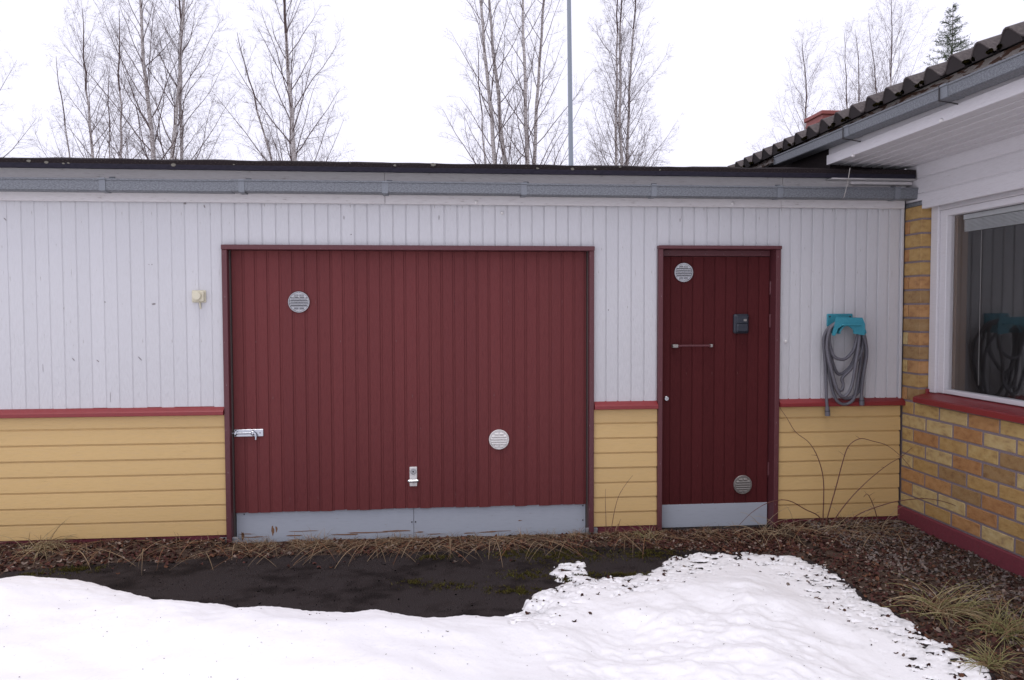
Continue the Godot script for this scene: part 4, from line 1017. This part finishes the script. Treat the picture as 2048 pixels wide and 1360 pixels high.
# x at the roof line and at the picture's top edge give the stem's lean; z is how far behind the garage it stands
func birch(px1: float, py1: float, px2: float, py2: float, z: float, tall: float, rad: float, sd: int, label: String, limbs := 34, spread := 0.30, dense := 1.0, low := 0.22) -> void:
	var r := RandomNumberGenerator.new(); r.seed = sd
	var a := at_z(px1, py1, z); var c := at_z(px2, py2, z)
	var lean := (c - a) / (c.y - a.y)
	var root := a - lean * a.y; root.y = -0.062
	var T := Node3D.new(); hang(T, "birch_tree", self); T.position = root
	tag(T, label, "birch tree", "bare birches behind the garage")
	var pts := PackedVector3Array(); var rr := PackedFloat32Array()
	var n := 22
	var off := Vector3.ZERO
	for i in n + 1:
		var t := float(i) / n
		off += Vector3(r.randf_range(-1, 1), 0, r.randf_range(-1, 1)) * 0.045 * (0.3 + t)
		pts.append(lean * tall * t + off - lean * 0.0); rr.append(rad * pow(1.0 - t, 0.8) + 0.006)
	var cut := int(n * 0.78)
	var b := MB.new(); b.tube(pts.slice(0, cut + 1), rr.slice(0, cut + 1), 9); part(T, "trunk", b.mesh(), M.bark)
	b = MB.new(); b.tube(pts.slice(cut), rr.slice(cut), 6)
	limbs = int(limbs * 1.1)
	for k in limbs:
		var t := low + (0.97 - low) * pow((k + r.randf()) / limbs, 0.9)
		var f := t * n; var i := mini(int(f), n - 1)
		var p := pts[i].lerp(pts[i + 1], f - i)
		var az := k * 2.4 + r.randf_range(-0.5, 0.5)
		var tilt := lerpf(0.95, 0.42, t) + r.randf_range(-0.18, 0.18)
		var d := Vector3(cos(az) * sin(tilt), cos(tilt), sin(az) * sin(tilt))
		var ln := tall * spread * 1.08 * (1.0 - 0.78 * t) * r.randf_range(0.7, 1.15)
		limb(b, r, p, d, ln, minf(rr[i] * 0.28, 0.019), 1, 0.07, dense)
	part(T, "crown", b.mesh(), M.twig)
func build_trees() -> void:
	birch(-60, 310, -60, 0, -20, 11.0, 0.10, 101, "wide-branched birch past the end of the roof edge", 30, 0.42, 0.9)
	birch(187, 310, 160, 0, -22, 11.8, 0.085, 102, "birch with whitish forked stem behind the roof edge beyond the plain white boards", 36, 0.40)
	birch(143, 310, 112, 60, -22.5, 10.4, 0.05, 103, "thin leaning birch beside the whitish forked one", 18, 0.24, 0.8)
	birch(247, 312, 245, 0, -22, 11.8, 0.075, 104, "slim straight birch between thicker birches above the switch box", 30, 0.32)
	birch(222, 312, 218, 80, -24, 10.6, 0.05, 105, "very thin birch crowded beside the slim straight one", 14, 0.2, 0.8)
	birch(307, 313, 279, 0, -18, 14.0, 0.095, 106, "white-trunked birch leaning away from two upright neighbours", 34, 0.34)
	birch(340, 313, 352, 0, -18, 14.0, 0.085, 107, "upright birch in the middle of the close trio", 30, 0.30)
	birch(362, 313, 360, 0, -19, 13.5, 0.07, 108, "birch of the close trio that stands toward the open sky", 32, 0.34)
	birch(585, 316, 577, 0, -17, 12.2, 0.115, 109, "single large birch with broad even crown above the garage door", 38, 0.36)
	birch(540, 316, 475, 60, -17.4, 9.6, 0.055, 110, "leaning side stem beside the single large birch", 22, 0.26)
	birch(990, 322, 965, 0, -16, 14.0, 0.085, 111, "white birch stem leaning off its twin, farther from the pole", 28, 0.27, 0.75)
	birch(1014, 322, 985, 0, -16.3, 14.0, 0.085, 112, "white birch stem leaning beside its twin, nearer the pole", 26, 0.25, 0.75)
	birch(968, 322, 948, 100, -17, 9.5, 0.045, 113, "thin young birch next to the leaning white twins", 18, 0.22, 0.8)
	birch(1054, 323, 1042, 0, -16, 13.6, 0.08, 114, "dark-footed birch close to the grey pole", 28, 0.26, 0.75)
	birch(1066, 323, 1078, 0, -16.5, 13.8, 0.075, 115, "birch with fanned stems just before the grey pole", 28, 0.28, 0.75)
	birch(1222, 326, 1226, 0, -19, 13.5, 0.065, 116, "birch of the dense clump beyond the pole, on the pole side", 36, 0.24, 1.2, 0.15)
	birch(1243, 326, 1240, 0, -19, 14.0, 0.07, 117, "middle birch of the dense clump beyond the pole", 38, 0.24, 1.2, 0.15)
	birch(1258, 326, 1266, 0, -19.3, 13.8, 0.07, 118, "birch of the dense clump beyond the pole, on the house side", 38, 0.27, 1.2, 0.15)
	birch(1612, 262, 1606, 60, -22, 11.5, 0.07, 119, "slender birch standing before the red chimney", 34, 0.42, 0.9, 0.35)
	birch(1692, 240, 1680, 60, -30, 14.6, 0.07, 120, "far thin birch above the red chimney", 30, 0.34, 0.8, 0.45)
	birch(1722, 220, 1716, 50, -31, 15.2, 0.065, 121, "far birch second along from the chimney toward the spruce", 30, 0.32, 0.8, 0.45)
	birch(1752, 200, 1744, 40, -30, 15.2, 0.07, 122, "far birch third along from the chimney toward the spruce", 30, 0.32, 0.8, 0.45)
	birch(1782, 170, 1781, 0, -28, 15.6, 0.085, 123, "tallest far birch, the one nearest the spruce", 36, 0.42, 0.8, 0.45)
	# spruce
	var a := at_z(1903, 110, -34)
	var T := Node3D.new(); hang(T, "spruce_tree", self); T.position = Vector3(a.x, -0.062, a.z)
	tag(T, "dark green spruce top showing above the tiled roof", "spruce tree")
	var tall := at_z(1906, 8, -34).y + 0.05
	var r := RandomNumberGenerator.new(); r.seed = 77
	var b := MB.new(); b.tube(PackedVector3Array([Vector3.ZERO, Vector3(0, tall * 0.6, 0), Vector3(0.03, tall, 0)]), PackedFloat32Array([0.17, 0.08, 0.008]), 8); part(T, "trunk", b.mesh(), M.spruce_trunk)
	b = MB.new()
	var y := tall - 0.15
	while y > tall * 0.4:
		var reach := minf((tall - y) * 0.42 + 0.1, 2.3)
		for k in 6:
			var az := r.randf() * TAU; var ln := reach * r.randf_range(0.65, 1.15)
			var d := Vector3(cos(az), r.randf_range(-0.1, 0.35), sin(az)).normalized()
			var pts := PackedVector3Array()
			for s in 6: pts.append(Vector3(0, y + r.randf_range(-0.05, 0.05) * 0, 0) + d * ln * s / 5.0 + Vector3(0, (-0.12 * s / 5.0 + 0.16 * pow(s / 5.0, 3)) * ln, 0))
			b.tube(pts, radii(6, 0.014, 0.004), 3)
			var nt := int(ln * 34) + 6
			for q in nt:
				var t := r.randf_range(0.12, 1.0) * 4.99; var i := int(t)
				var p := pts[i].lerp(pts[i + 1], t - i)
				var tw := (d * r.randf_range(0.4, 1.0) + sway(r, 0.8)).normalized() * r.randf_range(0.08, 0.20)
				for j in 7:
					var e := p + tw * (j / 7.0); var w := sway(r, 1.0).normalized() * 0.030
					b.tri(e, e + tw * 0.22 + w, e + tw * 0.30 + w * 0.4 + Vector3(0, 0.009, 0), Vector3(w.x, 0.03, w.z).normalized())
		y -= r.randf_range(0.16, 0.26)
	part(T, "crown", b.mesh(), M.needle)
	# pole
	var P := Node3D.new(); hang(P, "flag_pole", self)
	var p0 := at_z(1142, 326, -12.0); var p1 := at_z(1138, 0, -12.0)
	P.position = Vector3(p0.x, -0.062, p0.z)
	tag(P, "tall plain grey metal pole rising behind the garage roof", "pole")
	var ln := (p1 - p0) / (p1.y - p0.y)
	b = MB.new(); b.tube(PackedVector3Array([Vector3(-ln.x * p0.y, 0, 0), ln * 5.0 - Vector3(ln.x * p0.y, 0, 0), ln * 11.0 - Vector3(ln.x * p0.y, 0, 0)]), PackedFloat32Array([0.062, 0.055, 0.042]), 16, true); part(P, "shaft", b.mesh(), M.pole)
	b = MB.new(); b.lathe(PackedVector2Array([Vector2(0.14, 0.0), Vector2(0.14, 0.05), Vector2(0.07, 0.12), Vector2(0.06, 0.3)]), Transform3D(Basis(Vector3(1, 0, 0), Vector3(0, 0, -1), Vector3(0, 1, 0)), Vector3(-ln.x * p0.y, 0, 0)), 16); part(P, "foot", b.mesh(), M.pole)

# ---------------------------------------------------------------- the place
func _ready() -> void:
	rng.seed = 20240411
	var yaw := deg_to_rad(5.12); var pit := deg_to_rad(-2.33); var rol := deg_to_rad(-0.15)
	FW = Vector3(sin(yaw) * cos(pit), sin(pit), -cos(yaw) * cos(pit))
	var r0 := Vector3(cos(yaw), 0, sin(yaw)); var u0 := r0.cross(FW)
	RT = r0 * cos(rol) + u0 * sin(rol); UP = -r0 * sin(rol) + u0 * cos(rol)
	var cam := Camera3D.new(); cam.name = "camera"
	cam.transform = Transform3D(Basis(RT, UP, -FW), EYE)
	cam.fov = rad_to_deg(2.0 * atan(680.0 / 1560.0)); cam.near = 0.05; cam.far = 400.0
	add_child(cam); cam.current = true
	# overcast: bright white sky, brighter overhead, with a weak veiled sun
	var sm := ProceduralSkyMaterial.new()
	sm.sky_top_color = col(0.87, 0.86, 1.0); sm.sky_horizon_color = col(0.85, 0.845, 0.98); sm.sky_curve = 0.6
	sm.ground_bottom_color = col(0.6, 0.6, 0.66); sm.ground_horizon_color = col(0.85, 0.845, 0.95)
	sm.sun_angle_max = 1.0
	var sky := Sky.new(); sky.sky_material = sm
	var env := Environment.new()
	env.background_mode = Environment.BG_SKY; env.sky = sky; env.background_energy_multiplier = 1.2
	env.tonemap_mode = Environment.TONE_MAPPER_LINEAR; env.tonemap_exposure = 1.0
	env.sdfgi_enabled = true; env.ssao_enabled = true; env.ssil_enabled = true
	var we := WorldEnvironment.new(); we.name = "world_environment"; we.environment = env; add_child(we)
	var sun := DirectionalLight3D.new(); sun.name = "sun"
	sun.light_energy = 0.32; sun.light_angular_distance = 20.0; sun.light_color = Color(1.0, 0.985, 0.97); sun.shadow_enabled = true
	sun.sky_mode = DirectionalLight3D.SKY_MODE_LIGHT_ONLY
	add_child(sun); sun.look_at_from_position(Vector3(-1.2, 9, 2.2), Vector3.ZERO)
	materials()
	build_ground()
	build_garage()
	build_house()
	build_trees()
	build_small()
	build_canes()
